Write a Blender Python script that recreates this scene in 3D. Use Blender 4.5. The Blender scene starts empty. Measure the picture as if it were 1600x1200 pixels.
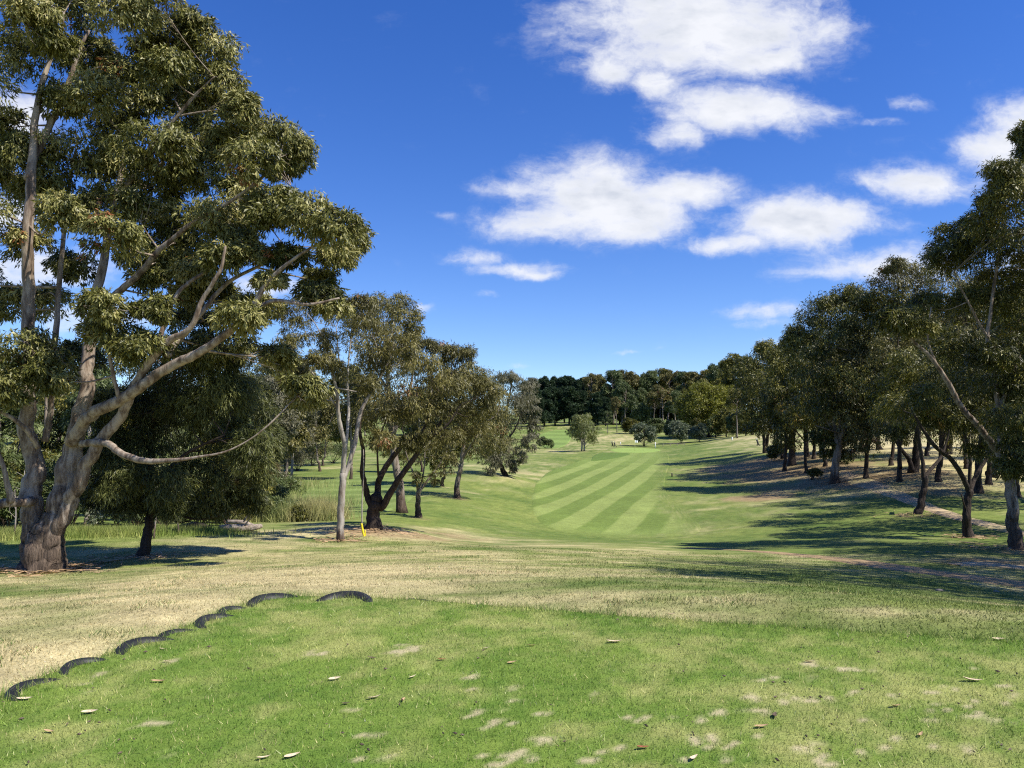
import bpy, math, random
import numpy as np
from mathutils import Vector

# ------------------------------------------------------------------ camera, sky, sun, exposure
SC = bpy.context.scene
COL = SC.collection
PITCH = math.atan(60 / 1200)
CAM = np.array([0.0, 0.0, 1.65])
cam_data = bpy.data.cameras.new("camera")
cam_data.sensor_width = 36
cam_data.lens = 27.0
cam_data.clip_start = 0.1
cam_data.clip_end = 4000
cam = bpy.data.objects.new("camera", cam_data)
cam.location = CAM
cam.rotation_euler = (math.pi / 2 + PITCH, 0, 0)
COL.objects.link(cam)
SC.camera = cam

SUN = np.array([0.56, -0.27, 0.785]); SUN /= np.linalg.norm(SUN)
SUN_EL = math.asin(SUN[2])
SUN_AZ = math.atan2(SUN[0], SUN[1])
sl = bpy.data.lights.new("sun", 'SUN')
sl.energy = 5.0
sl.angle = math.radians(0.53)
sl.color = (1.0, 0.945, 0.85)
so = bpy.data.objects.new("sun", sl)
so.rotation_euler = Vector(SUN).to_track_quat('Z', 'Y').to_euler()
so.location = (30, -12, 40)
COL.objects.link(so)

SC.view_settings.view_transform = 'Standard'
SC.view_settings.look = 'None'
SC.view_settings.exposure = 0.62
SC.view_settings.gamma = 1.0
SC.view_settings.use_curve_mapping = False

_f = np.array([0, math.cos(PITCH), math.sin(PITCH)])
_u = np.array([0, -math.sin(PITCH), math.cos(PITCH)])


def ray(px, py):
    """direction through photograph pixel, scaled so that forward distance is 1"""
    px = np.asarray(px, float); py = np.asarray(py, float)
    d = _f + ((px - 800) / 1200)[..., None] * np.array([1.0, 0, 0]) + ((600 - py) / 1200)[..., None] * _u
    return d / d[..., 1:2]


def W(px, py, d):
    """world point seen at photograph pixel px,py, d metres ahead of the camera"""
    return CAM + ray(px, py) * np.asarray(d, float)[..., None]


# --- sky
world = bpy.data.worlds.new("World")
SC.world = world
world.use_nodes = True


def build_world():
    nt = world.node_tree
    N, L = nt.nodes, nt.links
    N.clear()

    def math_n(op, a, b=None, c=None, clamp=False):
        n = N.new('ShaderNodeMath'); n.operation = op; n.use_clamp = clamp
        for i, v in enumerate((a, b, c)):
            if v is None: continue
            if isinstance(v, (int, float)): n.inputs[i].default_value = v
            else: L.new(v, n.inputs[i])
        return n.outputs[0]

    def vec_n(op, a, b=None, c=None):
        n = N.new('ShaderNodeVectorMath'); n.operation = op
        for i, v in enumerate((a, b, c)):
            if v is None: continue
            if isinstance(v, (tuple, list)): n.inputs[i].default_value = v
            else: L.new(v, n.inputs[i])
        return n
    out = N.new('ShaderNodeOutputWorld')
    bg = N.new('ShaderNodeBackground')
    sky = N.new('ShaderNodeTexSky')
    sky.sky_type = 'NISHITA'
    sky.sun_disc = False
    sky.sun_elevation = SUN_EL
    sky.sun_rotation = SUN_AZ
    sky.altitude = 200
    sky.air_density = 1.0
    sky.dust_density = 0.0
    sky.ozone_density = 3.0
    hs = N.new('ShaderNodeHueSaturation')
    hs.inputs['Hue'].default_value = 0.519
    hs.inputs['Saturation'].default_value = 1.32
    hs.inputs['Value'].default_value = 0.118
    L.new(sky.outputs[0], hs.inputs['Color'])
    tc = N.new('ShaderNodeTexCoord')
    L.new(vec_n('NORMALIZE', vec_n('ADD', tc.outputs['Generated'], (0, 0, 0.045)).outputs[0]).outputs[0], sky.inputs[0])
    sep = N.new('ShaderNodeSeparateXYZ'); L.new(tc.outputs['Generated'], sep.inputs[0])
    ysafe = math_n('MAXIMUM', sep.outputs[1], 0.05)
    u = math_n('DIVIDE', sep.outputs[0], ysafe)
    v = math_n('DIVIDE', sep.outputs[2], ysafe)
    comb = N.new('ShaderNodeCombineXYZ')
    L.new(u, comb.inputs[0]); L.new(v, comb.inputs[1])
    # ragged edges: the cloud field is pushed about by noise
    def noise(vec, scale, detail, rough=0.55, stretch=None):
        src = vec
        if stretch: src = vec_n('MULTIPLY', vec, stretch).outputs[0]
        n = N.new('ShaderNodeTexNoise'); n.noise_dimensions = '3D'
        n.inputs['Scale'].default_value = scale; n.inputs['Detail'].default_value = detail
        n.inputs['Roughness'].default_value = rough
        L.new(src, n.inputs['Vector'])
        return n
    warp = noise(comb.outputs[0], 7.0, 5, 0.6)
    wv = vec_n('SUBTRACT', warp.outputs['Color'], (0.5, 0.5, 0.5)).outputs[0]
    wv = vec_n('MULTIPLY', wv, (0.13, 0.05, 0.0)).outputs[0]
    uv = vec_n('ADD', comb.outputs[0], wv).outputs[0]
    clouds = [  # px, py, rx, ry, weight
        (1090, 38, 250, 95, 1.0), (1050, 80, 190, 55, .9), (960, 108, 80, 40, .85), (1035, 118, 70, 36, .9), (1180, 92, 95, 34, .9),
        (1285, 35, 90, 42, .7), (900, 30, 75, 40, .55), (1100, -40, 260, 80, 1.0), (930, -30, 130, 50, .8),
        (1150, 170, 150, 48, .95), (1062, 202, 65, 30, .8), (1240, 175, 130, 34, .6), (1245, 203, 60, 24, .5),
        (1415, 160, 60, 20, .5), (1375, 190, 45, 13, .45), (1340, 122, 40, 12, .3),
        (930, 300, 150, 72, 1.0), (960, 325, 160, 50, 1.0), (1060, 294, 105, 38, .9), (875, 347, 150, 36, .9), (965, 358, 110, 30, .9), (1000, 330, 110, 42, .95),
        (800, 298, 90, 20, .6), (690, 335, 30, 10, .35), (730, 300, 35, 14, .4),
        (1240, 350, 130, 50, 1.0), (1155, 378, 105, 26, .9), (1310, 342, 100, 36, .85), (1380, 352, 90, 16, .4),
        (1430, 288, 95, 34, .95), (1375, 288, 60, 16, .7), (1445, 305, 70, 22, .7), (1570, 232, 100, 42, .95), (1640, 190, 120, 50, .9),
        (1380, 420, 140, 34, .8), (1290, 430, 95, 18, .6), (1460, 395, 90, 26, .6), (1700, 420, 200, 60, .8),
        (1190, 486, 90, 20, .6), (1185, 506, 70, 12, .45), (1215, 532, 60, 14, .5),
        (742, 404, 72, 20, .65), (805, 420, 95, 17, .75), (848, 428, 48, 11, .7),
        (752, 466, 28, 12, .4), (986, 550, 42, 6, .5), (655, 486, 38, 12, .45), (800, 570, 45, 7, .4),
        (20, 175, 90, 60, .75), (60, 420, 130, 40, .8), (405, 452, 90, 24, .8), (0, 335, 80, 40, .8), (150, 490, 130, 30, .7), (-200, 250, 220, 80, .9),
        (680, 545, 40, 8, .4),
    ]
    F = None; FS = None
    for (px, py, rx, ry, w) in clouds:
        d = ray(px, py)
        cu, cv = d[0], d[2]
        iu, iv = 1200 / rx, 1200 / ry
        ln = vec_n('MULTIPLY_ADD', uv, (iu, iv, 0), (-cu * iu, -cv * iv, 0)).outputs[0]
        dot = vec_n('DOT_PRODUCT', ln, ln).outputs['Value']
        g = math_n('MULTIPLY', math_n('EXPONENT', math_n('MULTIPLY', dot, -1.15)), w)
        F = g if F is None else math_n('SMOOTH_MAX', F, g, 0.2)
    n1 = noise(comb.outputs[0], 9.0, 9, 0.62, (1.0, 1.7, 1.0))
    n2 = noise(uv, 26.0, 8, 0.68, (1.0, 1.6, 1.0))
    nn = math_n('ADD', math_n('MULTIPLY', math_n('SUBTRACT', n1.outputs[0], 0.5), 0.95),
                math_n('MULTIPLY', math_n('SUBTRACT', n2.outputs[0], 0.5), 0.72))
    # elsewhere in the sky: scattered small clouds of the same kind, by noise alone
    zs = math_n('MAXIMUM', sep.outputs[2], 0.06)
    cp = N.new('ShaderNodeCombineXYZ')
    L.new(math_n('DIVIDE', sep.outputs[0], zs), cp.inputs[0]); L.new(math_n('DIVIDE', sep.outputs[1], zs), cp.inputs[1])
    n3 = noise(cp.outputs[0], 1.1, 8, 0.55)
    elsewhere = math_n('MULTIPLY', math_n('SUBTRACT', n3.outputs[0], 0.545), 4.5)
    mr = N.new('ShaderNodeMapRange'); mr.interpolation_type = 'SMOOTHSTEP'
    mr.inputs['From Min'].default_value = 0.45; mr.inputs['From Max'].default_value = 0.2
    L.new(sep.outputs[1], mr.inputs['Value'])
    Fa = math_n('ADD', F, math_n('MULTIPLY', nn, math_n('MINIMUM', math_n('ADD', math_n('MULTIPLY', F, 2.2), 0.12), 1.0)))
    mixF = N.new('ShaderNodeMix'); mixF.data_type = 'FLOAT'
    L.new(mr.outputs[0], mixF.inputs[0]); L.new(Fa, mixF.inputs[2]); L.new(elsewhere, mixF.inputs[3])
    mask = N.new('ShaderNodeMapRange'); mask.interpolation_type = 'SMOOTHSTEP'
    mask.inputs['From Min'].default_value = 0.19; mask.inputs['From Max'].default_value = 0.92
    L.new(mixF.outputs[0], mask.inputs['Value'])
    # thick middles go a little greyer
    thick = N.new('ShaderNodeMapRange'); thick.interpolation_type = 'SMOOTHSTEP'
    thick.inputs['From Min'].default_value = 0.6; thick.inputs['From Max'].default_value = 1.1
    L.new(mixF.outputs[0], thick.inputs['Value'])
    n4 = noise(comb.outputs[0], 13.0, 5, 0.5, (1.0, 2.2, 1.0))
    n4r = N.new('ShaderNodeMapRange'); n4r.inputs['From Min'].default_value = 0.38; n4r.inputs['From Max'].default_value = 0.66
    L.new(n4.outputs[0], n4r.inputs['Value'])
    tf = math_n('MULTIPLY', thick.outputs[0], n4r.outputs[0])
    cc = N.new('ShaderNodeMix'); cc.data_type = 'RGBA'
    cc.inputs[6].default_value = (0.62, 0.63, 0.66, 1)
    cc.inputs[7].default_value = (0.42, 0.45, 0.51, 1)
    L.new(tf, cc.inputs[0])
    mk = math_n('MULTIPLY', mask.outputs[0], 0.96)
    up = N.new('ShaderNodeMapRange'); up.inputs['From Min'].default_value = 0.0; up.inputs['From Max'].default_value = 0.03
    L.new(sep.outputs[2], up.inputs['Value'])
    mk = math_n('MULTIPLY', mk, up.outputs[0])
    fin = N.new('ShaderNodeMix'); fin.data_type = 'RGBA'
    L.new(mk, fin.inputs[0]); L.new(hs.outputs[0], fin.inputs[6]); L.new(cc.outputs[2], fin.inputs[7])
    L.new(fin.outputs[2], bg.inputs['Color'])
    bg.inputs['Strength'].default_value = 1.0
    L.new(bg.outputs[0], out.inputs[0])


build_world()

# ------------------------------------------------------------------ small maths helpers
rng = np.random.default_rng(7)


def _hash(ix, iy, seed):
    n = (ix.astype(np.int64) * 374761393 + iy.astype(np.int64) * 668265263 + seed * 982451653) & 0xFFFFFFFF
    n = ((n ^ (n >> 13)) * 1274126177) & 0xFFFFFFFF
    n = n ^ (n >> 16)
    return (n & 0xFFFF) / 65535.0


def vnoise(x, y, seed=0):
    x = np.asarray(x, float); y = np.asarray(y, float)
    ix, iy = np.floor(x), np.floor(y)
    fx, fy = x - ix, y - iy
    fx = fx * fx * (3 - 2 * fx); fy = fy * fy * (3 - 2 * fy)
    ix = ix.astype(np.int64); iy = iy.astype(np.int64)
    a = _hash(ix, iy, seed); b = _hash(ix + 1, iy, seed)
    c = _hash(ix, iy + 1, seed); d = _hash(ix + 1, iy + 1, seed)
    return (a * (1 - fx) + b * fx) * (1 - fy) + (c * (1 - fx) + d * fx) * fy


def fbm(x, y, seed=0, octv=4, gain=0.5):
    s = 0; a = 1; t = 0
    x = np.asarray(x, float); y = np.asarray(y, float)
    for k in range(octv):
        s = s + a * vnoise(x + 17.3 * k, y - 9.1 * k, seed + k); t += a
        x = x * 2.03; y = y * 2.03; a *= gain
    return s / t


def sstep(a, b, x):
    t = np.clip((x - a) / (b - a), 0, 1)
    return t * t * (3 - 2 * t)


def unit(v):
    return v / np.maximum(np.linalg.norm(v, axis=-1, keepdims=True), 1e-9)


# ------------------------------------------------------------------ materials
def principled(name, col=(0.5, 0.5, 0.5), rough=0.6, spec=0.3, metal=0.0):
    m = bpy.data.materials.new(name); m.use_nodes = True
    b = m.node_tree.nodes['Principled BSDF']
    b.inputs['Base Color'].default_value = (*col, 1)
    b.inputs['Roughness'].default_value = rough
    b.inputs['Specular IOR Level'].default_value = spec
    b.inputs['Metallic'].default_value = metal
    return m


def noisy(name, c1, c2, scale=8, rough=0.7, spec=0.25, bump=0.3, stretch=(1, 1, 1), dist=0.02):
    m = principled(name, c1, rough, spec)
    N, L = m.node_tree.nodes, m.node_tree.links
    b = N['Principled BSDF']
    tc = N.new('ShaderNodeTexCoord'); mp = N.new('ShaderNodeMapping')
    mp.inputs['Scale'].default_value = stretch
    L.new(tc.outputs['Object'], mp.inputs[0])
    n = N.new('ShaderNodeTexNoise'); n.inputs['Scale'].default_value = scale; n.inputs['Detail'].default_value = 7
    L.new(mp.outputs[0], n.inputs['Vector'])
    r = N.new('ShaderNodeValToRGB')
    r.color_ramp.elements[0].position = 0.35; r.color_ramp.elements[0].color = (*c1, 1)
    r.color_ramp.elements[1].position = 0.65; r.color_ramp.elements[1].color = (*c2, 1)
    L.new(n.outputs[0], r.inputs[0]); L.new(r.outputs[0], b.inputs['Base Color'])
    bp = N.new('ShaderNodeBump'); bp.inputs['Strength'].default_value = bump; bp.inputs['Distance'].default_value = dist
    L.new(n.outputs[0], bp.inputs['Height']); L.new(bp.outputs[0], b.inputs['Normal'])
    return m


def leaf_material(name, dark, mid, light, dead, trans=0.22, rough=0.42, spec=0.45):
    """leaf colour runs over the per-leaf value 'tint'"""
    m = principled(name, mid, rough, spec)
    N, L = m.node_tree.nodes, m.node_tree.links
    b = N['Principled BSDF']; out = N['Material Output']
    at = N.new('ShaderNodeAttribute'); at.attribute_name = 'tint'
    r = N.new('ShaderNodeValToRGB')
    e = r.color_ramp.elements
    e[0].position = 0.0; e[0].color = (*dark, 1)
    e[1].position = 1.0; e[1].color = (*dead, 1)
    k = e.new(0.45); k.color = (*mid, 1)
    k = e.new(0.88); k.color = (*light, 1)
    k = e.new(0.93); k.color = (*dead, 1)
    L.new(at.outputs['Fac'], r.inputs[0]); L.new(r.outputs[0], b.inputs['Base Color'])
    t = N.new('ShaderNodeBsdfTranslucent')
    mx = N.new('ShaderNodeMix'); mx.data_type = 'RGBA'; mx.blend_type = 'MULTIPLY'; mx.inputs[0].default_value = 1
    L.new(r.outputs[0], mx.inputs[6]); mx.inputs[7].default_value = (1.5, 1.6, 0.6, 1)
    L.new(mx.outputs[2], t.inputs['Color'])
    sh = N.new('ShaderNodeMixShader'); sh.inputs[0].default_value = trans
    L.new(b.outputs[0], sh.inputs[1]); L.new(t.outputs[0], sh.inputs[2]); L.new(sh.outputs[0], out.inputs['Surface'])
    return m


def bark_material(name, pale, mid, dark, rough_bark, rough_h, scale=1.0):
    """smooth mottled gum bark that turns to stringy brown bark below rough_h"""
    m = principled(name, pale, 0.75, 0.2)
    N, L = m.node_tree.nodes, m.node_tree.links
    b = N['Principled BSDF']
    tc = N.new('ShaderNodeTexCoord')

    def noise(scale_, stretch, detail=6, rough=0.6):
        mp = N.new('ShaderNodeMapping'); mp.inputs['Scale'].default_value = stretch
        L.new(tc.outputs['Object'], mp.inputs[0])
        n = N.new('ShaderNodeTexNoise'); n.inputs['Scale'].default_value = scale_; n.inputs['Detail'].default_value = detail
        n.inputs['Roughness'].default_value = rough
        L.new(mp.outputs[0], n.inputs['Vector']); return n.outputs[0]
    n1 = noise(4.2 * scale, (1, 1, 0.2), 8, 0.68); n2 = noise(9.0 * scale, (1.6, 1.6, 0.16), 8, 0.7)
    r1 = N.new('ShaderNodeValToRGB'); e = r1.color_ramp.elements
    e[0].position = 0.45; e[0].color = (*mid, 1); e[1].position = 0.58; e[1].color = (*pale, 1)
    k = e.new(0.36); k.color = (*dark, 1)
    L.new(n1, r1.inputs[0])
    r2 = N.new('ShaderNodeValToRGB'); e = r2.color_ramp.elements
    e[0].position = 0.38; e[0].color = tuple(c * 0.25 for c in rough_bark) + (1,)
    e[1].position = 0.66; e[1].color = (*rough_bark, 1)
    L.new(n2, r2.inputs[0])
    sep = N.new('ShaderNodeSeparateXYZ'); L.new(tc.outputs['Object'], sep.inputs[0])
    ad = N.new('ShaderNodeMath'); ad.operation = 'MULTIPLY_ADD'; ad.inputs[1].default_value = 2.6 * max(rough_h, 0.3) ; L.new(n1, ad.inputs[0]); L.new(sep.outputs[2], ad.inputs[2])
    mr = N.new('ShaderNodeMapRange'); mr.interpolation_type = 'SMOOTHSTEP'
    mr.inputs['From Min'].default_value = rough_h * 1.9 ; mr.inputs['From Max'].default_value = rough_h * 2.6 + 0.15
    L.new(ad.outputs[0], mr.inputs['Value'])
    mx = N.new('ShaderNodeMix'); mx.data_type = 'RGBA'
    L.new(mr.outputs[0], mx.inputs[0]); L.new(r2.outputs[0], mx.inputs[6]); L.new(r1.outputs[0], mx.inputs[7])
    L.new(mx.outputs[2], b.inputs['Base Color'])
    hm = N.new('ShaderNodeMix'); hm.data_type = 'FLOAT'
    ml = N.new('ShaderNodeMath'); ml.operation = 'MULTIPLY'; ml.inputs[1].default_value = 0.35; L.new(n1, ml.inputs[0])
    L.new(mr.outputs[0], hm.inputs[0]); L.new(n2, hm.inputs[2]); L.new(ml.outputs[0], hm.inputs[3])
    bp = N.new('ShaderNodeBump'); bp.inputs['Strength'].default_value = 0.9; bp.inputs['Distance'].default_value = 0.09
    L.new(hm.outputs[0], bp.inputs['Height']); L.new(bp.outputs[0], b.inputs['Normal'])
    return m


def cover_material(name, fine=1.0, bump=0.5, rough=0.9, lo=0.68):
    """ground cover: the surface's own colour is kept in the attribute 'cover'; fine grain from noise"""
    m = principled(name, (0.2, 0.2, 0.1), rough, 0.12)
    N, L = m.node_tree.nodes, m.node_tree.links
    b = N['Principled BSDF']
    at = N.new('ShaderNodeAttribute'); at.attribute_name = 'cover'
    tc = N.new('ShaderNodeTexCoord')

    def noise(scale, detail, rough_=0.6):
        n = N.new('ShaderNodeTexNoise'); n.inputs['Scale'].default_value = scale; n.inputs['Detail'].default_value = detail
        n.inputs['Roughness'].default_value = rough_
        L.new(tc.outputs['Object'], n.inputs['Vector']); return n.outputs[0]
    n1 = noise(26 * fine, 6, 0.7); n2 = noise(2.6, 9, 0.72)
    mr = N.new('ShaderNodeMapRange'); mr.inputs['From Min'].default_value = 0.3; mr.inputs['From Max'].default_value = 0.7
    mr.inputs['To Min'].default_value = 0.66; mr.inputs['To Max'].default_value = 1.32; L.new(n1, mr.inputs['Value'])
    mr2 = N.new('ShaderNodeMapRange'); mr2.inputs['From Min'].default_value = 0.3; mr2.inputs['From Max'].default_value = 0.7
    mr2.inputs['To Min'].default_value = lo; mr2.inputs['To Max'].default_value = 2 - lo; L.new(n2, mr2.inputs['Value'])
    mu = N.new('ShaderNodeMath'); mu.operation = 'MULTIPLY'; L.new(mr.outputs[0], mu.inputs[0]); L.new(mr2.outputs[0], mu.inputs[1])
    sc = N.new('ShaderNodeVectorMath'); sc.operation = 'SCALE'
    L.new(at.outputs['Color'], sc.inputs[0]); L.new(mu.outputs[0], sc.inputs['Scale'])
    L.new(sc.outputs[0], b.inputs['Base Color'])
    bp = N.new('ShaderNodeBump'); bp.inputs['Strength'].default_value = bump; bp.inputs['Distance'].default_value = 0.03
    L.new(n1, bp.inputs['Height']); L.new(bp.outputs[0], b.inputs['Normal'])
    return m


def blade_material(name, trans=0.3):
    m = principled(name, (0.2, 0.3, 0.1), 0.55, 0.25)
    N, L = m.node_tree.nodes, m.node_tree.links
    b = N['Principled BSDF']; out = N['Material Output']
    at = N.new('ShaderNodeAttribute'); at.attribute_name = 'cover'
    L.new(at.outputs['Color'], b.inputs['Base Color'])
    t = N.new('ShaderNodeBsdfTranslucent'); L.new(at.outputs['Color'], t.inputs['Color'])
    sh = N.new('ShaderNodeMixShader'); sh.inputs[0].default_value = trans
    L.new(b.outputs[0], sh.inputs[1]); L.new(t.outputs[0], sh.inputs[2]); L.new(sh.outputs[0], out.inputs['Surface'])
    return m


M = {}
M['hero_leaf'] = leaf_material('gum_leaf_olive', (.036, .042, .009), (.125, .125, .028), (.38, .35, .135), (.24, .10, .04), 0.10, 0.45, 0.26)
M['brown_leaf'] = leaf_material('gum_leaf_bronze', (.036, .036, .010), (.100, .093, .024), (.25, .22, .075), (.22, .10, .04), 0.10, 0.45, 0.26)
M['green_leaf'] = leaf_material('gum_leaf_green', (.020, .026, .005), (.072, .076, .013), (.25, .225, .045), (.20, .13, .03), 0.10, 0.45, 0.26)
M['grey_leaf'] = leaf_material('weeping_leaf_grey', (.06, .06, .035), (.12, .115, .065), (.20, .19, .12), (.16, .10, .06), 0.2, 0.5, 0.3)
M['dark_leaf'] = leaf_material('casuarina_needles', (.020, .026, .008), (.045, .055, .015), (.16, .17, .05), (.09, .06, .02), 0.10, 0.45, 0.26)
M['pine_leaf'] = leaf_material('pine_needles', (.012, .026, .012), (.024, .045, .020), (.048, .075, .030), (.05, .05, .02), 0.1, 0.55, 0.2)
M['bright_leaf'] = leaf_material('acacia_leaf_bright', (.050, .055, .008), (.125, .130, .018), (.26, .25, .04), (.20, .17, .04), 0.25, 0.45, 0.3)
M['olive_leaf'] = leaf_material('silver_leaf', (.045, .06, .03), (.10, .125, .065), (.20, .22, .14), (.14, .12, .06), 0.15, 0.45, 0.35)
M['willow_leaf'] = leaf_material('weeping_leaf_light', (.07, .085, .025), (.17, .185, .065), (.30, .30, .12), (.17, .13, .05), 0.28, 0.45, 0.3)
M['bush_leaf'] = leaf_material('undergrowth_leaf', (.030, .045, .014), (.075, .10, .030), (.17, .20, .07), (.17, .12, .05), 0.10, 0.45, 0.26)
M['bark_hero'] = bark_material('bark_pale_peeling', (.33, .275, .215), (.17, .125, .09), (.085, .06, .042), (.19, .14, .10), 1.3, 1.5)
M['bark_pale'] = bark_material('bark_pale_smooth', (.36, .33, .29), (.25, .215, .18), (.14, .11, .085), (.20, .145, .11), 0.35)
M['bark_dark'] = bark_material('bark_dark_rough', (.060, .045, .035), (.04, .03, .024), (.02, .015, .012), (.075, .055, .042), 3.0)
M['bark_mid'] = bark_material('bark_grey_brown', (.26, .22, .18), (.17, .135, .105), (.08, .06, .045), (.13, .09, .065), 0.9)
M['ground'] = cover_material('ground_cover', 1.0, 0.5)
M['tee'] = cover_material('tee_turf', 3.0, 0.5, lo=.88)
M['mown'] = cover_material('mown_turf', 0.5, 0.15, lo=.80)
M['dirt'] = cover_material('dirt_track_earth', 1.0, 0.6)
M['blade'] = blade_material('grass_blade')
M['rubber'] = noisy('tyre_rubber', (.010, .010, .011), (.022, .021, .021), 14, 0.55, 0.4, 0.2)
M['yellow'] = noisy('yellow_plastic', (.75, .62, .02), (.62, .50, .02), 6, 0.45, 0.4, 0.1)
M['white'] = noisy('white_paint', (.80, .80, .78), (.68, .68, .65), 6, 0.5, 0.4, 0.05)
M['pole_y'] = noisy('flagpole_yellow_paint', (.72, .70, .30), (.66, .62, .25), 6, 0.45, 0.4, 0.05)
M['cloth_w'] = noisy('white_flag_cloth', (.82, .82, .82), (.74, .74, .76), 10, 0.8, 0.1, 0.1)
M['black'] = noisy('black_nylon', (.012, .012, .014), (.03, .03, .034), 18, 0.6, 0.3, 0.2)
M['steel'] = principled('grey_metal', (.4, .4, .42), 0.35, 0.5, 0.9)
M['timber'] = noisy('weathered_timber', (.30, .26, .21), (.17, .14, .11), 5, 0.8, 0.2, 0.5, (1, 1, 6))
M['log'] = noisy('dead_log_wood', (.36, .31, .25), (.16, .12, .09), 6, 0.85, 0.15, 0.8, (0.4, 3, 3), 0.04)
M['leaf_pale'] = noisy('dry_leaf_straw', (.66, .56, .39), (.50, .38, .24), 40, 0.6, 0.25, 0.3, (1, 1, 1), 0.004)
M['leaf_tan'] = noisy('dry_leaf_tan', (.48, .33, .18), (.34, .22, .12), 40, 0.6, 0.25, 0.3, (1, 1, 1), 0.004)
M['leaf_red'] = noisy('dry_leaf_rust', (.32, .11, .05), (.20, .07, .04), 40, 0.6, 0.25, 0.3, (1, 1, 1), 0.004)
M['leaf_dark'] = noisy('dry_leaf_brown', (.12, .085, .055), (.07, .05, .035), 40, 0.6, 0.25, 0.3, (1, 1, 1), 0.004)


# ------------------------------------------------------------------ object helpers
def raw_mesh(name, verts, faces, mat, smooth=False, fattr=None, vcol=None):
    """mesh from arrays; faces (n,3) or (n,4); fattr: per-face 'tint'; vcol: per-vertex 'cover'"""
    me = bpy.data.meshes.new(name)
    verts = np.ascontiguousarray(verts, dtype=np.float32)
    fl = faces if isinstance(faces, (list, tuple)) else [faces]
    fl = [np.asarray(f, dtype=np.int32) for f in fl if len(f)]
    nl = sum(f.size for f in fl); nf = sum(len(f) for f in fl)
    me.vertices.add(len(verts)); me.vertices.foreach_set('co', verts.ravel())
    me.loops.add(nl); me.polygons.add(nf)
    me.loops.foreach_set('vertex_index', np.concatenate([f.ravel() for f in fl]))
    tot = np.concatenate([np.full(len(f), f.shape[1], np.int32) for f in fl])
    st = np.concatenate([[0], np.cumsum(tot)[:-1]]).astype(np.int32)
    me.polygons.foreach_set('loop_start', st)
    me.polygons.foreach_set('use_smooth', np.full(nf, smooth, dtype=bool))
    if fattr is not None:
        a = me.attributes.new('tint', 'FLOAT', 'FACE'); a.data.foreach_set('value', np.asarray(fattr, np.float32))
    if vcol is not None:
        a = me.attributes.new('cover', 'FLOAT_COLOR', 'POINT')
        c = np.ones((len(verts), 4), np.float32); c[:, :3] = vcol
        a.data.foreach_set('color', c.ravel())
    me.update(calc_edges=True)
    if mat is not None: me.materials.append(mat)
    return me


def link(name, me, parent=None, loc=(0, 0, 0)):
    o = bpy.data.objects.new(name, me)
    o.location = loc
    COL.objects.link(o)
    if parent is not None: o.parent = parent
    return o


def thing(name, label, cat, loc, group=None, me=None):
    o = bpy.data.objects.new(name, me)
    o.location = loc
    COL.objects.link(o)
    o['label'] = label; o['category'] = cat
    if group: o['group'] = group
    return o


def struct(name, me, label=None, kind='structure'):
    o = link(name, me)
    o['kind'] = kind
    if label: o['label'] = label
    return o


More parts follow.
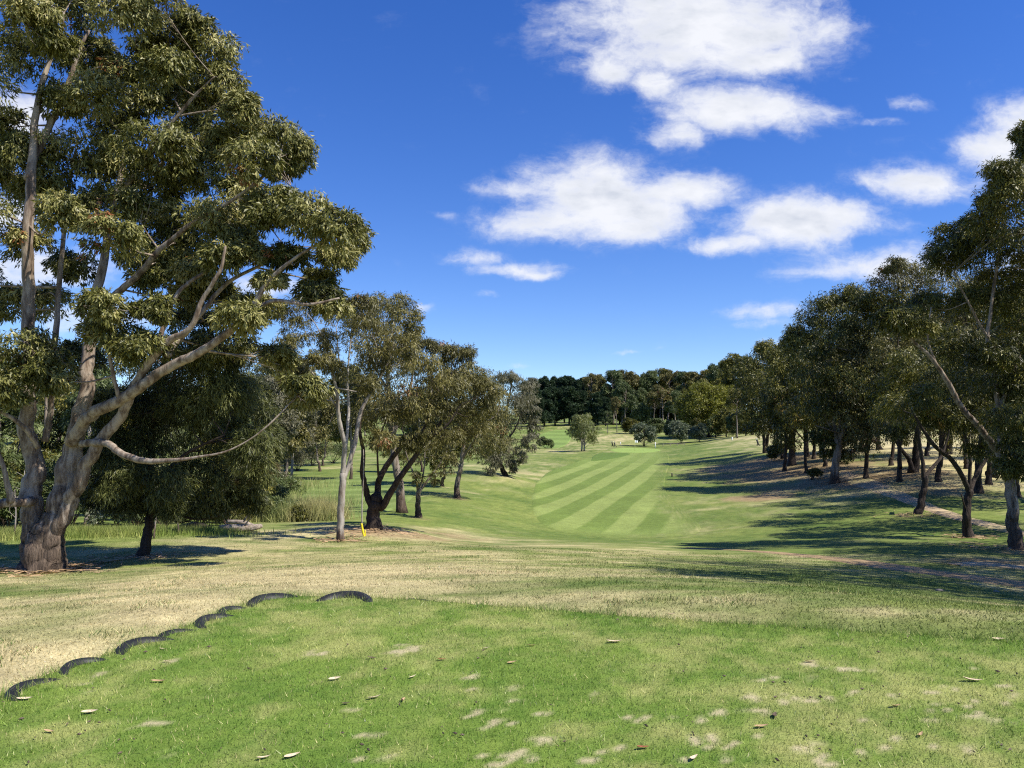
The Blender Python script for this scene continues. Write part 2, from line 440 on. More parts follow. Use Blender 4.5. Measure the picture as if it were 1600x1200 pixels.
class MB:
    """collects tubes and other pieces into one mesh"""
    def __init__(s): s.v = []; s.q = []; s.t = []; s.n = 0

    def add(s, v, q=None, t=None):
        s.v.append(np.asarray(v, float))
        if q is not None and len(q): s.q.append(np.asarray(q, int) + s.n)
        if t is not None and len(t): s.t.append(np.asarray(t, int) + s.n)
        s.n += len(v)

    def tube(s, pts, rad, k=8, lump=0.0, rg=None, cap=True):
        pts = np.asarray(pts, float); rad = np.asarray(rad, float); n = len(pts)
        tan = unit(np.gradient(pts, axis=0))
        ref = np.array([1.0, 0, 0]) if abs(tan[0][0]) < 0.8 else np.array([0, 1.0, 0])
        a = unit(np.cross(tan[0], ref)); A = np.zeros((n, 3)); A[0] = a
        for i in range(1, n):
            a = a - tan[i] * a.dot(tan[i]); a = a / max(np.linalg.norm(a), 1e-9); A[i] = a
        B = np.cross(tan, A)
        th = np.linspace(0, 2 * np.pi, k, endpoint=False)
        R = np.repeat(rad[:, None], k, 1)
        if lump:
            rg = rg or rng
            base = 0.5 * np.sin(2 * th + rg.uniform(0, 6)) + 0.5 * np.sin(3 * th + rg.uniform(0, 6)) + 0.6 * np.sin(5 * th + rg.uniform(0, 6))
            sm = rg.normal(0, 1, (n, k)); sm = (sm + np.roll(sm, 1, 0) + np.roll(sm, -1, 0)) / 2
            R = R * (1 + lump * base[None, :] + lump * 0.45 * sm)
        V = pts[:, None, :] + R[..., None] * (np.cos(th)[None, :, None] * A[:, None, :] + np.sin(th)[None, :, None] * B[:, None, :])
        V = V.reshape(-1, 3)
        i = np.arange(n - 1)[:, None] * k; j = np.arange(k)[None, :]; j2 = (j + 1) % k
        Q = np.stack([i + j, i + j2, i + k + j2, i + k + j], -1).reshape(-1, 4)
        T = []
        if cap:
            V = np.vstack([V, pts[0] - tan[0] * rad[0] * 0.1, pts[-1] + tan[-1] * rad[-1] * 0.7])
            c0, c1 = n * k, n * k + 1
            jj = np.arange(k); jn = (jj + 1) % k
            T = np.vstack([np.stack([jn, jj, np.full(k, c0)], -1), np.stack([(n - 1) * k + jj, (n - 1) * k + jn, np.full(k, c1)], -1)])
        s.add(V, Q, T)

    def box(s, c, size, rot=0.0):
        x, y, z = np.asarray(size) / 2
        v = np.array([[a, b, d] for a in (-x, x) for b in (-y, y) for d in (-z, z)], float)
        cr, sr = math.cos(rot), math.sin(rot)
        v[:, :2] = v[:, :2] @ np.array([[cr, sr], [-sr, cr]])
        s.add(v + np.asarray(c), [[0, 1, 3, 2], [4, 6, 7, 5], [0, 4, 5, 1], [2, 3, 7, 6], [0, 2, 6, 4], [1, 5, 7, 3]])

    def lathe(s, prof, c, k=16, ry=1.0):
        prof = np.asarray(prof, float); th = np.linspace(0, 2 * np.pi, k, endpoint=False)
        V = np.stack([prof[:, None, 0] * np.cos(th), prof[:, None, 0] * np.sin(th) * ry, np.repeat(prof[:, 1:2], k, 1)], -1).reshape(-1, 3) + np.asarray(c)
        n = len(prof)
        i = np.arange(n - 1)[:, None] * k; j = np.arange(k)[None, :]; j2 = (j + 1) % k
        s.add(V, np.stack([i + j, i + j2, i + k + j2, i + k + j], -1).reshape(-1, 4))

    def mesh(s, name, mat, off=(0, 0, 0), smooth=True):
        v = np.vstack(s.v) - np.asarray(off)
        return raw_mesh(name, v, [np.vstack(x) for x in (s.q, s.t) if x], mat, smooth)


def spline(ctrl, n_per=5):
    """Catmull-Rom through control rows (any number of columns)"""
    P = np.asarray(ctrl, float)
    if len(P) < 3:
        t = np.linspace(0, 1, n_per * 2)[:, None]; return P[0] * (1 - t) + P[-1] * t
    Q = np.vstack([2 * P[0] - P[1], P, 2 * P[-1] - P[-2]])
    out = []
    for i in range(len(P) - 1):
        t = np.linspace(0, 1, n_per, endpoint=False)[:, None]
        a, b, c, d = Q[i], Q[i + 1], Q[i + 2], Q[i + 3]
        out.append(0.5 * (2 * b + (c - a) * t + (2 * a - 5 * b + 4 * c - d) * t ** 2 + (3 * b - a - 3 * c + d) * t ** 3))
    out.append(P[-1:])
    return np.vstack(out)


# ------------------------------------------------------------------ terrain
# control points: photograph pixel and distance ahead
CTRL = [
    # near, left and right of the tee
    (-300, 1100, 6.2), (0, 1000, 7.8), (100, 985, 8.2), (-500, 960, 11), (250, 945, 9.5), (400, 920, 10.8), (100, 930, 12.2),
    (600, 918, 10.6), (800, 920, 10.4), (1000, 928, 9.6), (1300, 955, 8.0), (1600, 985, 6.9), (2000, 1010, 6.4), (1600, 950, 10.5), (2200, 940, 12),
    (500, 890, 14.5), (800, 885, 15.5), (1100, 890, 16.5), (1400, 900, 17), (1700, 930, 16), (2100, 900, 19), (700, 862, 21), (900, 860, 24),
    # left
    (68, 893, 18), (222, 871, 20), (-200, 880, 19), (-600, 870, 22), (0, 845, 24.5), (150, 838, 25.5), (300, 836, 26), (400, 832, 28), (533, 845, 25), (583, 826, 28),
    (450, 822, 31), (0, 826, 31), (200, 822, 33), (-300, 820, 36), (653, 808, 38), (713, 778, 52), (788, 743, 75), (740, 800, 45),
    (470, 795, 45), (560, 770, 56), (480, 745, 75), (430, 722, 105), (640, 735, 85), (200, 760, 60), (-200, 740, 80), (-500, 720, 130), (100, 712, 130), (600, 705, 130),
    # middle
    (700, 842, 30), (760, 838, 34), (900, 850, 30), (1000, 852, 30.5), (900, 844, 36), (1000, 845, 36.5), (840, 826, 43), (900, 837, 42), (960, 838, 43), (1020, 839, 42), (1090, 826, 45),
    (832, 800, 52), (900, 806, 51.5), (1000, 806, 51.5), (1060, 800, 53), (834, 770, 68), (920, 770, 67.5), (1020, 770, 67.5), (1080, 770, 66.5), (842, 750, 80), (930, 745, 87), (1010, 745, 87),
    (850, 730, 101), (930, 728, 109), (1020, 727, 110), (1075, 725, 108), (900, 715, 124), (1000, 712, 140), (925, 722, 116), (940, 711, 141), (990, 703, 172), (960, 700, 182), (910, 708, 155), (1040, 701, 174), (852, 707, 165), (870, 693, 215),
    (880, 676, 280), (835, 668, 325), (890, 665, 335), (960, 684, 235), (960, 674, 270), (1009, 699, 195), (1064, 694, 200), (1093, 692, 200), (1000, 672, 290), (1100, 676, 270),
    (1150, 682, 205), (1180, 682, 170), (1120, 702, 140), (1130, 845, 36), (1050, 856, 30.5), (1150, 865, 26), (1060, 870, 23.5),
    # right
    (1304, 755, 64), (1238, 727, 82), (1259, 739, 73), (1196, 708, 105), (1180, 780, 58.5), (1250, 800, 48), (1200, 830, 40), (1320, 790, 49), (1180, 745, 78), (1140, 800, 51), (1140, 722, 102),
    (1300, 835, 36.5), (1300, 870, 25), (1434, 803, 42), (1427, 738, 62), (1514, 840, 33), (1588, 858, 28), (1420, 850, 30), (1520, 880, 22),
    (1420, 770, 52), (1350, 735, 69), (1600, 800, 42), (1600, 740, 62), (1480, 700, 90), (1600, 695, 100), (1300, 700, 105), (1300, 684, 150), (1500, 678, 150), (1250, 674, 220), (1500, 668, 230),
    (1900, 850, 30), (2200, 820, 40), (1900, 720, 80), (2100, 690, 120),
    # far rim
    (400, 672, 300), (0, 672, 320), (-600, 672, 320), (700, 676, 260), (900, 655, 450), (0, 655, 600), (1500, 645, 500), (2400, 645, 420), (800, 648, 900), (-500, 648, 1000), (2200, 640, 1000), (800, 648, 1500),
]
_c = np.array(CTRL, float)
_p = W(_c[:, 0], _c[:, 1], _c[:, 2])
_extra = np.array([[-3.5, 2, -.5], [-3.5, 5, -.5], [0, 3, -.5], [4, 3, -.35], [0, -4, -.4], [-8, -8, -.5], [8, -8, 0.0], [10, 2, 0.1], [0, -25, -.2], [-25, -20, -1], [25, -20, .6], [-14, 4, -1.0], [18, 6, 0.3]], float)
_p = np.vstack([_p, _extra])


def _warp(X, Y):
    """distances are compressed with range so that near and far points are weighted alike"""
    r = np.sqrt(X * X + (Y + 12) ** 2) + 1e-6
    s = 22 * np.log1p(r / 22) / r
    return X * s, (Y + 12) * s


_ax, _ay = _warp(_p[:, 0], _p[:, 1])


def _phi(r2):
    return np.where(r2 > 1e-9, 0.5 * r2 * np.log(np.maximum(r2, 1e-9)), 0)


_n = len(_p)
_K = _phi((_ax[:, None] - _ax) ** 2 + (_ay[:, None] - _ay) ** 2) + np.eye(_n) * 0.02
_P = np.stack([np.ones(_n), _ax, _ay], 1)
_S = np.zeros((_n + 3, _n + 3)); _S[:_n, :_n] = _K; _S[:_n, _n:] = _P; _S[_n:, :_n] = _P.T
_sol = np.linalg.solve(_S, np.concatenate([_p[:, 2], np.zeros(3)]))


def height(X, Y):
    X = np.asarray(X, float); Y = np.asarray(Y, float)
    sh = X.shape; x, y = X.ravel(), Y.ravel(); out = np.empty(len(x))
    for i in range(0, len(x), 20000):
        ax, ay = _warp(x[i:i + 20000], y[i:i + 20000])
        k = _phi((ax[:, None] - _ax) ** 2 + (ay[:, None] - _ay) ** 2)
        out[i:i + 20000] = k @ _sol[:_n] + _sol[_n] + _sol[_n + 1] * ax + _sol[_n + 2] * ay
    out = out + 0.05 * (fbm(x / 4.0, y / 4.0, 3, 3) - 0.5)
    return out.reshape(sh)


_GD = np.concatenate([np.linspace(3, 40, 150), np.geomspace(40.3, 1400, 260)])


def hit(px, py, dmin=3.0):
    """where the line of sight through the pixel meets the ground"""
    d = _GD[_GD >= dmin]
    p = CAM + ray(px, py)[None, :] * d[:, None]
    g = p[:, 2] - height(p[:, 0], p[:, 1])
    k = np.argmax(g < 0)
    if g[k] >= 0: k = len(d) - 1
    if k == 0: return np.array([p[0, 0], p[0, 1], height(p[0:1, 0], p[0:1, 1])[0]])
    t = g[k - 1] / (g[k - 1] - g[k] + 1e-9)
    q = p[k - 1] * (1 - t) + p[k] * t
    q[2] = height(q[0:1], q[1:2])[0]
    return q


def on_ground(px, d):
    a_ = (px - 800) / 1200; b_ = -.2
    for _ in range(4):
        x = a_ * d / (math.cos(PITCH) - b_ * math.sin(PITCH))
        z = float(height(np.array([x]), np.array([float(d)]))[0])
        b_ = math.tan(math.atan((z - 1.65) / d) - PITCH)
    return np.array([x, d, z])


# dryness of the grass: 0 lush, 1 straw (anchors at places of the photograph)
DRY = [(60, 960, .80), (200, 920, .85), (300, 950, .9), (420, 905, .92), (560, 895, .95), (720, 895, .85), (700, 870, .75), (900, 905, .62), (1050, 915, .6), (1200, 935, .62), (1400, 950, .62), (1560, 970, .62),
       (900, 870, .55), (800, 850, .45), (1000, 860, .5), (1100, 875, .45), (1250, 890, .35), (1450, 920, .45),
       (100, 870, .50), (300, 880, .75), (350, 850, .55), (450, 850, .7), (60, 840, .05), (200, 838, .05), (120, 815, 0), (300, 828, .25), (500, 832, .65), (600, 835, .8), (690, 835, .75), (750, 845, .55),
       (640, 815, .12), (760, 815, .05), (700, 800, .05), (780, 790, .05), (810, 760, .25), (812, 740, .62), (850, 722, .35), (780, 755, .4), (740, 775, .35),
       (480, 790, .12), (560, 780, .08), (480, 750, .12), (430, 725, .55), (600, 750, .2), (640, 715, .4),
       (830, 830, .0), (815, 800, 0), (815, 815, 0), (870, 838, .02), (900, 842, .05), (950, 844, .08), (1000, 843, .12), (900, 780, .0), (1000, 760, .05), (940, 715, .0), (900, 718, .15), (860, 705, .55), (900, 698, .45), (930, 690, .6), (880, 678, .12), (850, 672, .25), (890, 668, .4), (960, 685, .7),
       (900, 655, .2), (1000, 664, .15), (1100, 668, .15), (700, 672, .2), (1010, 700, .12), (1060, 698, .15), (1100, 700, .18), (1120, 720, .12), (1150, 690, .6), (1170, 684, .85), (1100, 760, .1), (1090, 800, .2), (1160, 785, .45), (1180, 800, .35), (1150, 830, .12), (1080, 845, .15),
       (1260, 830, .15), (1350, 825, .08), (1300, 790, .3), (1250, 760, .55), (1200, 735, .6), (1150, 740, .35), (1300, 745, .6), (1400, 800, .08), (1500, 815, .12), (1480, 850, .4), (1400, 850, .3), (1580, 830, .2), (1550, 780, .35),
       (1380, 720, .6), (1450, 700, 1.25), (1560, 700, 1.25), (1500, 720, 1.2), (1400, 694, 1.2), (1580, 730, 1.1), (1480, 740, .95), (1340, 690, 1.15), (1250, 695, .7), (1300, 690, .85), (1600, 870, .45), (1300, 860, .25)]
_dry = [(hit(a, b), c) for a, b, c in DRY]
_dw = np.array([_warp(q[0:1], q[1:2]) for q, c in _dry])[:, :, 0]
_dv = np.array([c * .70 for q, c in _dry])
BARE = [(600, 832, 1.6, .75), (560, 830, 1.3, .6), (650, 836, 2.2, .75), (700, 836, 2.0, .6), (1185, 778, 3.2, .95), (1215, 772, 3.0, .6), (68, 892, 1.2, .6), (222, 870, .7, .4), (653, 809, .8, .6), (713, 779, 1.1, .6), (533, 846, .7, .5),
        (1250, 735, 8.0, .95), (1300, 752, 5.0, .8), (1340, 752, 6, .85), (1200, 722, 10, .9), (1160, 742, 7, .65), (1390, 742, 6, .75), (1230, 762, 5, .6), (1450, 765, 5, .6), (1400, 720, 6, .6), (1434, 806, 1.6, .5), (1590, 862, 2.0, .6), (1560, 880, 2.2, .7), (1600, 885, 2.0, .7), (810, 738, 3, .35), (650, 895, 2.0, .25), (740, 890, 1.6, .25), (520, 885, 2.0, .25), (1300, 918, 1.2, .3), (1460, 922, 1.0, .35)]
_bare = [(hit(a, b), r, k) for a, b, r, k in BARE]

LUSH = np.array([.082, .132, .026]); GREEN = np.array([.190, .222, .055]); STRAW = np.array([.46, .39, .20]); EARTH = np.array([.27, .185, .105])


def cover(X, Y):
    sh = X.shape; x, y = X.ravel(), Y.ravel(); dry = np.empty(len(x))
    for i in range(0, len(x), 20000):
        ax, ay = _warp(x[i:i + 20000], y[i:i + 20000])
        w = 1 / ((ax[:, None] - _dw[:, 0]) ** 2 + (ay[:, None] - _dw[:, 1]) ** 2 + 0.08) ** 1.6
        dry[i:i + 20000] = (w @ _dv) / w.sum(1)
    r = np.sqrt(x * x + y * y)
    n = 0.75 * (fbm(x / 1.3, y / .8, 11, 5, .62) - .5) + 0.75 * (fbm(x / 5, y / 3.5, 12, 4, .6) - .5) + 0.35 * (fbm(x / .22, y / .22, 13, 3, .6) - .5) * np.clip(1.5 - r / 40, 0.2, 1)
    t = np.clip(dry + n * (0.75 + 1.0 * dry * (1 - dry) * 2), 0, 1)
    g = np.clip(0.5 + 1.1 * (fbm(x / 4, y / 4, 21, 4) - .5) + 1.3 * (fbm(x / .6, y / .6, 22, 4, .65) - .5), 0, 1)[:, None]
    c = LUSH * (1 - g) + GREEN * g
    t = sstep(.12, .9, t)[:, None]
    c = c * (1 - t) + STRAW * t * (0.62 + 0.75 * fbm(x / .7, y / .35, 5, 5, .65)[:, None])
    b = np.zeros(len(x))
    for q, rad, k in _bare:
        b = np.maximum(b, k * np.exp(-((x - q[0]) ** 2 + (y - q[1]) ** 2) / rad ** 2))
    b = sstep(.25, .75, b + .7 * (fbm(x / .7, y / .7, 31, 4, .6) - .5))[:, None]
    c = c * (1 - .85 * b) + EARTH * .85 * b
    return c.reshape(sh + (3,))


def grid_faces(nr, nc):
    i = np.arange(nr - 1)[:, None] * nc; j = np.arange(nc - 1)[None, :]
    return np.stack([i + j, i + j + 1, i + nc + j + 1, i + nc + j], -1).reshape(-1, 4)


gx = np.sinh(np.linspace(-6.0, 6.0, 331)) / math.sinh(6.0) * 900 
gx = np.sort(gx * 1.0)
gx = np.sign(gx) * (np.abs(gx) + 14 * np.minimum(np.abs(np.linspace(-1, 1, 331)) * 3, 1.0) * 1.0)
gy = np.concatenate([np.linspace(-60, -2, 24), np.linspace(-1, 30, 110), np.geomspace(30.3, 1600, 210)])
GX, GY = np.meshgrid(gx, gy)
GZ = height(GX, GY)
ground = struct('ground', raw_mesh('ground', np.stack([GX, GY, GZ], -1).reshape(-1, 3), grid_faces(*GX.shape), M['ground'], True, vcol=cover(GX, GY).reshape(-1, 3)))


def row_sheet(outline, rings, cols, lift, colour, name, mat):
    """a sheet lying on the ground inside a closed outline (world x,y)"""
    o = spline(np.vstack([outline, outline[:1]]), 12)[:-1, :2]
    c = (o.min(0) + o.max(0)) / 2
    t = np.linspace(0.002, 1, rings)
    V = c + t[:, None, None] * (np.vstack([o, o[:1]])[None] - c)
    Z = height(V[..., 0], V[..., 1]) + lift
    Z[-1] -= lift + .02
    area = ((o[:, 0] * np.roll(o[:, 1], -1) - np.roll(o[:, 0], -1) * o[:, 1]).sum())
    f = grid_faces(rings, len(o) + 1)
    if area > 0: f = f[:, ::-1]
    return struct(name, raw_mesh(name, np.dstack([V, Z]).reshape(-1, 3), f, mat, True, vcol=colour(V[..., 0], V[..., 1]).reshape(-1, 3)))


def ribbon(px_pts, half, lift, colour, name, mat, cols=9):
    """a worn track following a line on the ground"""
    c = np.array([hit(a, b)[:2] for a, b in px_pts])
    hw = spline(np.array(half, float)[:, None], 14)[:, 0] if not np.isscalar(half) else half
    s = spline(c, 14)
    tg = unit(np.gradient(s, axis=0)); nrm = np.stack([-tg[:, 1], tg[:, 0]], 1)
    n = len(s); arc = np.concatenate([[0], np.cumsum(np.linalg.norm(np.diff(s, axis=0), axis=1))])
    hw = np.broadcast_to(hw, (n,))
    e0 = hw * (0.75 + .6 * fbm(arc / 1.1, arc * 0 + 1.5, 91)); e1 = hw * (0.75 + .6 * fbm(arc / 1.1, arc * 0 + 7.5, 92))
    t = np.linspace(0, 1, cols)
    off = -e0[:, None] * (1 - t) + e1[:, None] * t
    P = s[:, None, :] + off[..., None] * nrm[:, None, :]
    edge = np.minimum(t, 1 - t) * 2
    Z = height(P[..., 0], P[..., 1]) + np.where(edge > 0.01, lift, -0.03)
    return struct(name, raw_mesh(name, np.dstack([P, Z]).reshape(-1, 3), grid_faces(n, cols), mat, True, vcol=colour(P[..., 0], P[..., 1]).reshape(-1, 3)))


def poly_sd(x, y, o):
    """signed distance to a closed outline, negative inside"""
    a = o; b = np.roll(o, -1, 0)
    best = np.full(x.shape, 1e9); ins = np.zeros(x.shape, bool)
    for p, q in zip(a, b):
        e = q - p; t = np.clip(((x - p[0]) * e[0] + (y - p[1]) * e[1]) / (e @ e), 0, 1)
        best = np.minimum(best, np.hypot(x - p[0] - t * e[0], y - p[1] - t * e[1]))
        c = ((p[1] <= y) & (q[1] > y)) | ((q[1] <= y) & (p[1] > y))
        with np.errstate(divide='ignore', invalid='ignore'):
            ins ^= c & (x < p[0] + (y - p[1]) / (q[1] - p[1]) * (q[0] - p[0]))
    return np.where(ins, -best, best)


# mown fairway with its diagonal mowing bands
FW_PX = [(829, 790), (832, 770), (842, 750), (862, 735), (900, 722), (945, 712), (985, 704), (1022, 702), (1040, 706), (1046, 720), (1040, 745), (1040, 765), (1056, 790), (1082, 812), (1096, 826), (1080, 836), (1020, 840), (950, 840), (890, 833), (850, 822), (834, 806)]
fw = np.array([hit(a, b)[:2] for a, b in FW_PX])
_bd = hit(985, 716)[:2] - hit(867, 812)[:2]; _bd = np.array([math.sin(math.radians(15.5)), math.cos(math.radians(15.5))])


def fairway_colour(X, Y):
    s = (X * _bd[1] - Y * _bd[0]) + 1.0 * (fbm(X / 18, Y / 18, 41) - .5) + .0003 * (Y - 75) ** 2
    per = 3.2
    band = sstep(-.16, .16, np.sin(2 * np.pi * s / per))
    fade = sstep(42, 47, Y) * (1 - .75 * sstep(85, 140, Y))
    band = .5 + (band - .5) * fade
    fine = .5 + .5 * np.sin(2 * np.pi * (X * .62 + Y * .78) / 1.7)
    n = fbm(X / 2.5, Y / 2.5, 43, 4, .6)[..., None]
    a = np.array([.136, .190, .040]); b = np.array([.215, .265, .072])
    c = a * (1 - band[..., None]) + b * band[..., None]
    c = c * (.80 + .40 * n) * (1 - .05 * fine[..., None])
    sd = poly_sd(X, Y, spline(np.vstack([fw, fw[:1]]), 4)[:-1, :2])
    right = sstep(0, 5, X - (1.5 + (Y - 48) * .2))
    k = (sstep(-2.2, -.1, sd + 1.2 * (n[..., 0] - .5)) * right * .9 + sstep(-.25, .1, sd + .5 * (fbm(X / .8, Y / .8, 45) - .5)) * (1 - right) * .6)[..., None]
    return c * (1 - k) + cover(X, Y) * k


row_sheet(fw, 60, 40, 0.05, fairway_colour, 'fairway', M['mown'])
GREEN_PX = [(952, 703), (962, 701), (990, 700.2), (1015, 701), (1034, 703.2), (1022, 706.5), (990, 708.0), (962, 706.5)]
grn = np.array([hit(a, b)[:2] for a, b in GREEN_PX])
row_sheet(grn, 16, 20, 0.09, lambda X, Y: np.array([.23, .315, .075]) * (.9 + .2 * fbm(X / 3, Y / 3, 8)[..., None]), 'putting_green', M['mown'])
BANK_PX = [(921, 722), (926, 713), (938, 708), (965, 707.5), (986, 709), (978, 713), (955, 718), (935, 721)]
bank = np.array([hit(a, b)[:2] for a, b in BANK_PX])
row_sheet(bank, 12, 16, 0.08, lambda X, Y: np.array([.100, .155, .030]) * (.75 + .5 * fbm(X / 1.2, Y / 1.2, 9)[..., None]), 'green_bank', M['mown'])
FAR_PX = [(838, 690), (842, 680), (862, 673), (885, 672), (893, 680), (888, 692), (872, 700), (850, 700)]
farf = np.array([hit(a, b)[:2] for a, b in FAR_PX])
row_sheet(farf, 24, 16, 0.12, lambda X, Y: np.array([.165, .235, .058]) * (.8 + .2 * (np.sin(Y / 4 + X / 6) > 0)[..., None] + .2 * fbm(X / 4, Y / 4, 10)[..., None]), 'far_fairway', M['mown'])
MEAD_PX = [(455, 800), (470, 775), (500, 752), (560, 742), (620, 748), (650, 765), (630, 790), (560, 808), (500, 812)]
mead = np.array([hit(a, b)[:2] for a, b in MEAD_PX])
row_sheet(mead, 30, 30, 0.05, lambda X, Y: (np.array([.135, .185, .048]) + np.array([.05, .055, .02]) * sstep(.55, .75, .5 + .5 * np.sin(Y * 1.4 + 2.2 * fbm(X / 6, Y / 6, 4)))[..., None]) * (.8 + .4 * fbm(X / 2, Y / 2, 14)[..., None]), 'lower_fairway', M['mown'])


def dirt_colour(X, Y):
    n = fbm(X / .5, Y / .5, 51, 5, .6)[..., None]; m = fbm(X / 2.2, Y / 2.2, 52, 4)[..., None]
    return (np.array([.42, .32, .195]) * (.7 + .6 * n)) * (1 - .0 * m) + np.array([-.03, .01, -.03]) * sstep(.5, .7, m)


ribbon([(1318, 738), (1345, 752), (1378, 765), (1415, 779), (1450, 793), (1490, 806), (1530, 817), (1575, 829), (1640, 842)], [.5, .9, .8, .65, .6, .55, .5, .5, .5], 0.05, dirt_colour, 'dirt_path', M['dirt'])
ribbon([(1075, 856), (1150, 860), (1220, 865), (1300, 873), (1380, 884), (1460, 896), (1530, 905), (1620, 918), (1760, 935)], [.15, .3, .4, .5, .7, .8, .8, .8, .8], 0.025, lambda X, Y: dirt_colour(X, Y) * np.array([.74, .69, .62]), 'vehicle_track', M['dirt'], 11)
ribbon([(1490, 883), (1530, 881), (1580, 885), (1640, 892)], [.25, .4, .5, .5], 0.02, dirt_colour, 'worn_dirt_strip', M['dirt'])

# ------------------------------------------------------------------ tee
TEE_PX = [(-40, 1118), (0, 1086), (60, 1056), (125, 1034), (190, 1010), (262, 988), (320, 966), (352, 951), (392, 938), (440, 929), (545, 933), (660, 936), (760, 945), (900, 955), (1060, 966), (1300, 983), (1600, 1002), (1900, 1022)]
tee_xy = [ (ray(a, b) * (-1.65 / ray(a, b)[2]))[:2] for a, b in TEE_PX]
tee_xy = np.array([[-3.1, -7.0], [-3.3, 0.0], [-3.25, 3.0]] + [list(q) for q in tee_xy] + [[9.0, 5.0], [9.0, -7.0]])
tee_o = tee_xy


def tee_height(x, y, sd=None):
    if sd is None: sd = poly_sd(x, y, tee_o)
    sd = sd + .10 * (fbm(x / .35, y / .35, 61, 3) - .5)
    return -0.62 * sstep(-.02, .30, sd) + 0.02 * (fbm(x / 1.3, y / 1.3, 62, 3) - .5) + .012 * (fbm(x / .12, y / .12, 63, 2) - .5)


# pale worn scrapes: mostly right of the middle, each a small patch of its own
_rs = np.random.default_rng(5)
SCR = [(645, 1012, .16, .05), (620, 1018, .10, .035), (500, 1020, .10, .03), (1335, 1046, .16, .05), (1265, 1036, .1, .04)]
for k in range(85):
    SCR.append((_rs.uniform(740, 1640), 1040 + 150 * _rs.random() ** .8, _rs.uniform(.03, .07), _rs.uniform(.014, .032)))
for k in range(12):
    SCR.append((_rs.uniform(100, 740), _rs.uniform(1020, 1190), _rs.uniform(.03, .07), _rs.uniform(.012, .026)))
_scr = []
for a, b, r1, r2 in SCR:
    q = ray(a, b) * (-1.65 / ray(a, b)[2]); _scr.append((q[0], q[1], r1, r2, _rs.uniform(-.5, .5)))


def tee_dry(x, y):
    d = np.zeros(x.shape)
    wob = 1.5 * (fbm(x / .055, y / .055, 71, 4, .7) - .5)
    x0_, y0_ = x, y
    x = x0_ + .16 * (fbm(x0_ / .09, y0_ / .09, 171, 3, .6) - .5); y = y0_ + .16 * (fbm(x0_ / .09, y0_ / .09, 172, 3, .6) - .5)
    for cx, cy, a, b, r in _scr:
        c, s = math.cos(r), math.sin(r)
        u = ((x - cx) * c + (y - cy) * s) / a; v = (-(x - cx) * s + (y - cy) * c) / (b * 1.8)
        d = np.maximum(d, np.exp(-(u * u + v * v)))
    x, y = x0_, y0_
    d = .9 * sstep(.38, .85, d * 1.0 + wob * np.minimum(1, d * 2.5))
    gen = sstep(.42, .68, .65 * fbm(x / .28, y / .28, 72, 5, .65) + .35 * fbm(x / 2.2, y / 2.2, 73, 3) + .04 * np.clip(x, 0, 3) - .02)
    return d, gen


def tee_colour(x, y, blade=True):
    d, gen = tee_dry(x, y)
    g = np.clip(.5 + 1.0 * (fbm(x / .8, y / .8, 74, 4) - .5) + 1.3 * (fbm(x / .06, y / .06, 75, 3, .7) - .5), 0, 1)[..., None]
    c = np.array([.108, .200, .028]) * (1 - g) + np.array([.205, .288, .052]) * g
    t = (.60 * gen)[..., None]
    c = c * (1 - t) + np.array([.44, .425, .155]) * t
    t = d[..., None]
    return c * (1 - t) + np.array([.53, .455, .27]) * t


tx = np.arange(-4.0, 9.6, .05); ty = np.concatenate([np.arange(-7.5, 2.5, .25), np.arange(2.5, 8.2, .05)])
TX, TY = np.meshgrid(tx, ty)
sd = poly_sd(TX, TY, tee_o)
TZ = tee_height(TX, TY, sd)
fc = grid_faces(*TX.shape)
keep = (sd.ravel()[fc] < .55).all(1); fc = fc[keep]
used, inv = np.unique(fc, return_inverse=True)
tv = np.stack([TX, TY, TZ], -1).reshape(-1, 3)[used]
struct('tee_mound', raw_mesh('tee_mound', tv, inv.reshape(-1, 4), M['tee'], True, vcol=(tee_colour(TX, TY).reshape(-1, 3) * .82)[used]))


def blades(name, x, y, z, col, h, w, lean=.5, rg=None, jitter=.35, kind='stuff'):
    """one triangle per blade"""
    rg = rg or rng
    n = len(x)
    th = rg.uniform(0, 2 * np.pi, n); ln = rg.normal(0, lean, (n, 2)) * h[:, None]
    sx, sy = np.cos(th) * w / 2, np.sin(th) * w / 2
    V = np.empty((n, 3, 3))
    V[:, 0] = np.stack([x - sx, y - sy, z - .004], 1); V[:, 1] = np.stack([x + sx, y + sy, z - .004], 1)
    V[:, 2] = np.stack([x + ln[:, 0], y + ln[:, 1], z + h], 1)
    c = col * np.exp(rg.normal(0, jitter, (n, 1)) * np.array([1, .9, 1])) 
    c = np.repeat(np.clip(c, 0, .75), 3, 0)
    me = raw_mesh(name, V.reshape(-1, 3), np.arange(n * 3).reshape(-1, 3), M['blade'], False, vcol=c)
    o = link(name, me); o['kind'] = kind
    return o


# turf on the tee
n = 300000
bx = rng.uniform(-3.9, 6.6, n); by = 2.6 + 5.2 * rng.random(n) ** 1.15
inview = np.abs(bx) < by * .70 + .5
bx, by = bx[inview], by[inview]
bs = poly_sd(bx, by, tee_o)
k = bs < .22
bx, by, bs = bx[k], by[k], bs[k]
d, gen = tee_dry(bx, by)
k = rng.random(len(bx)) > .72 * d
bx, by, bs, d = bx[k], by[k], bs[k], d[k]
edge = np.exp(-(bs / .16) ** 2)
bh = (rng.gamma(4, .0036, len(bx)) + .004) * (1 + 1.6 * edge) * (1 - .35 * d)
straw = rng.random(len(bx)) < .08
bc = tee_colour(bx, by)
bc[straw] = np.array([.50, .45, .20])
blades('tee_grass', bx, by, tee_height(bx, by, bs), bc, bh, rng.uniform(.0025, .0055, len(bx)), .55)

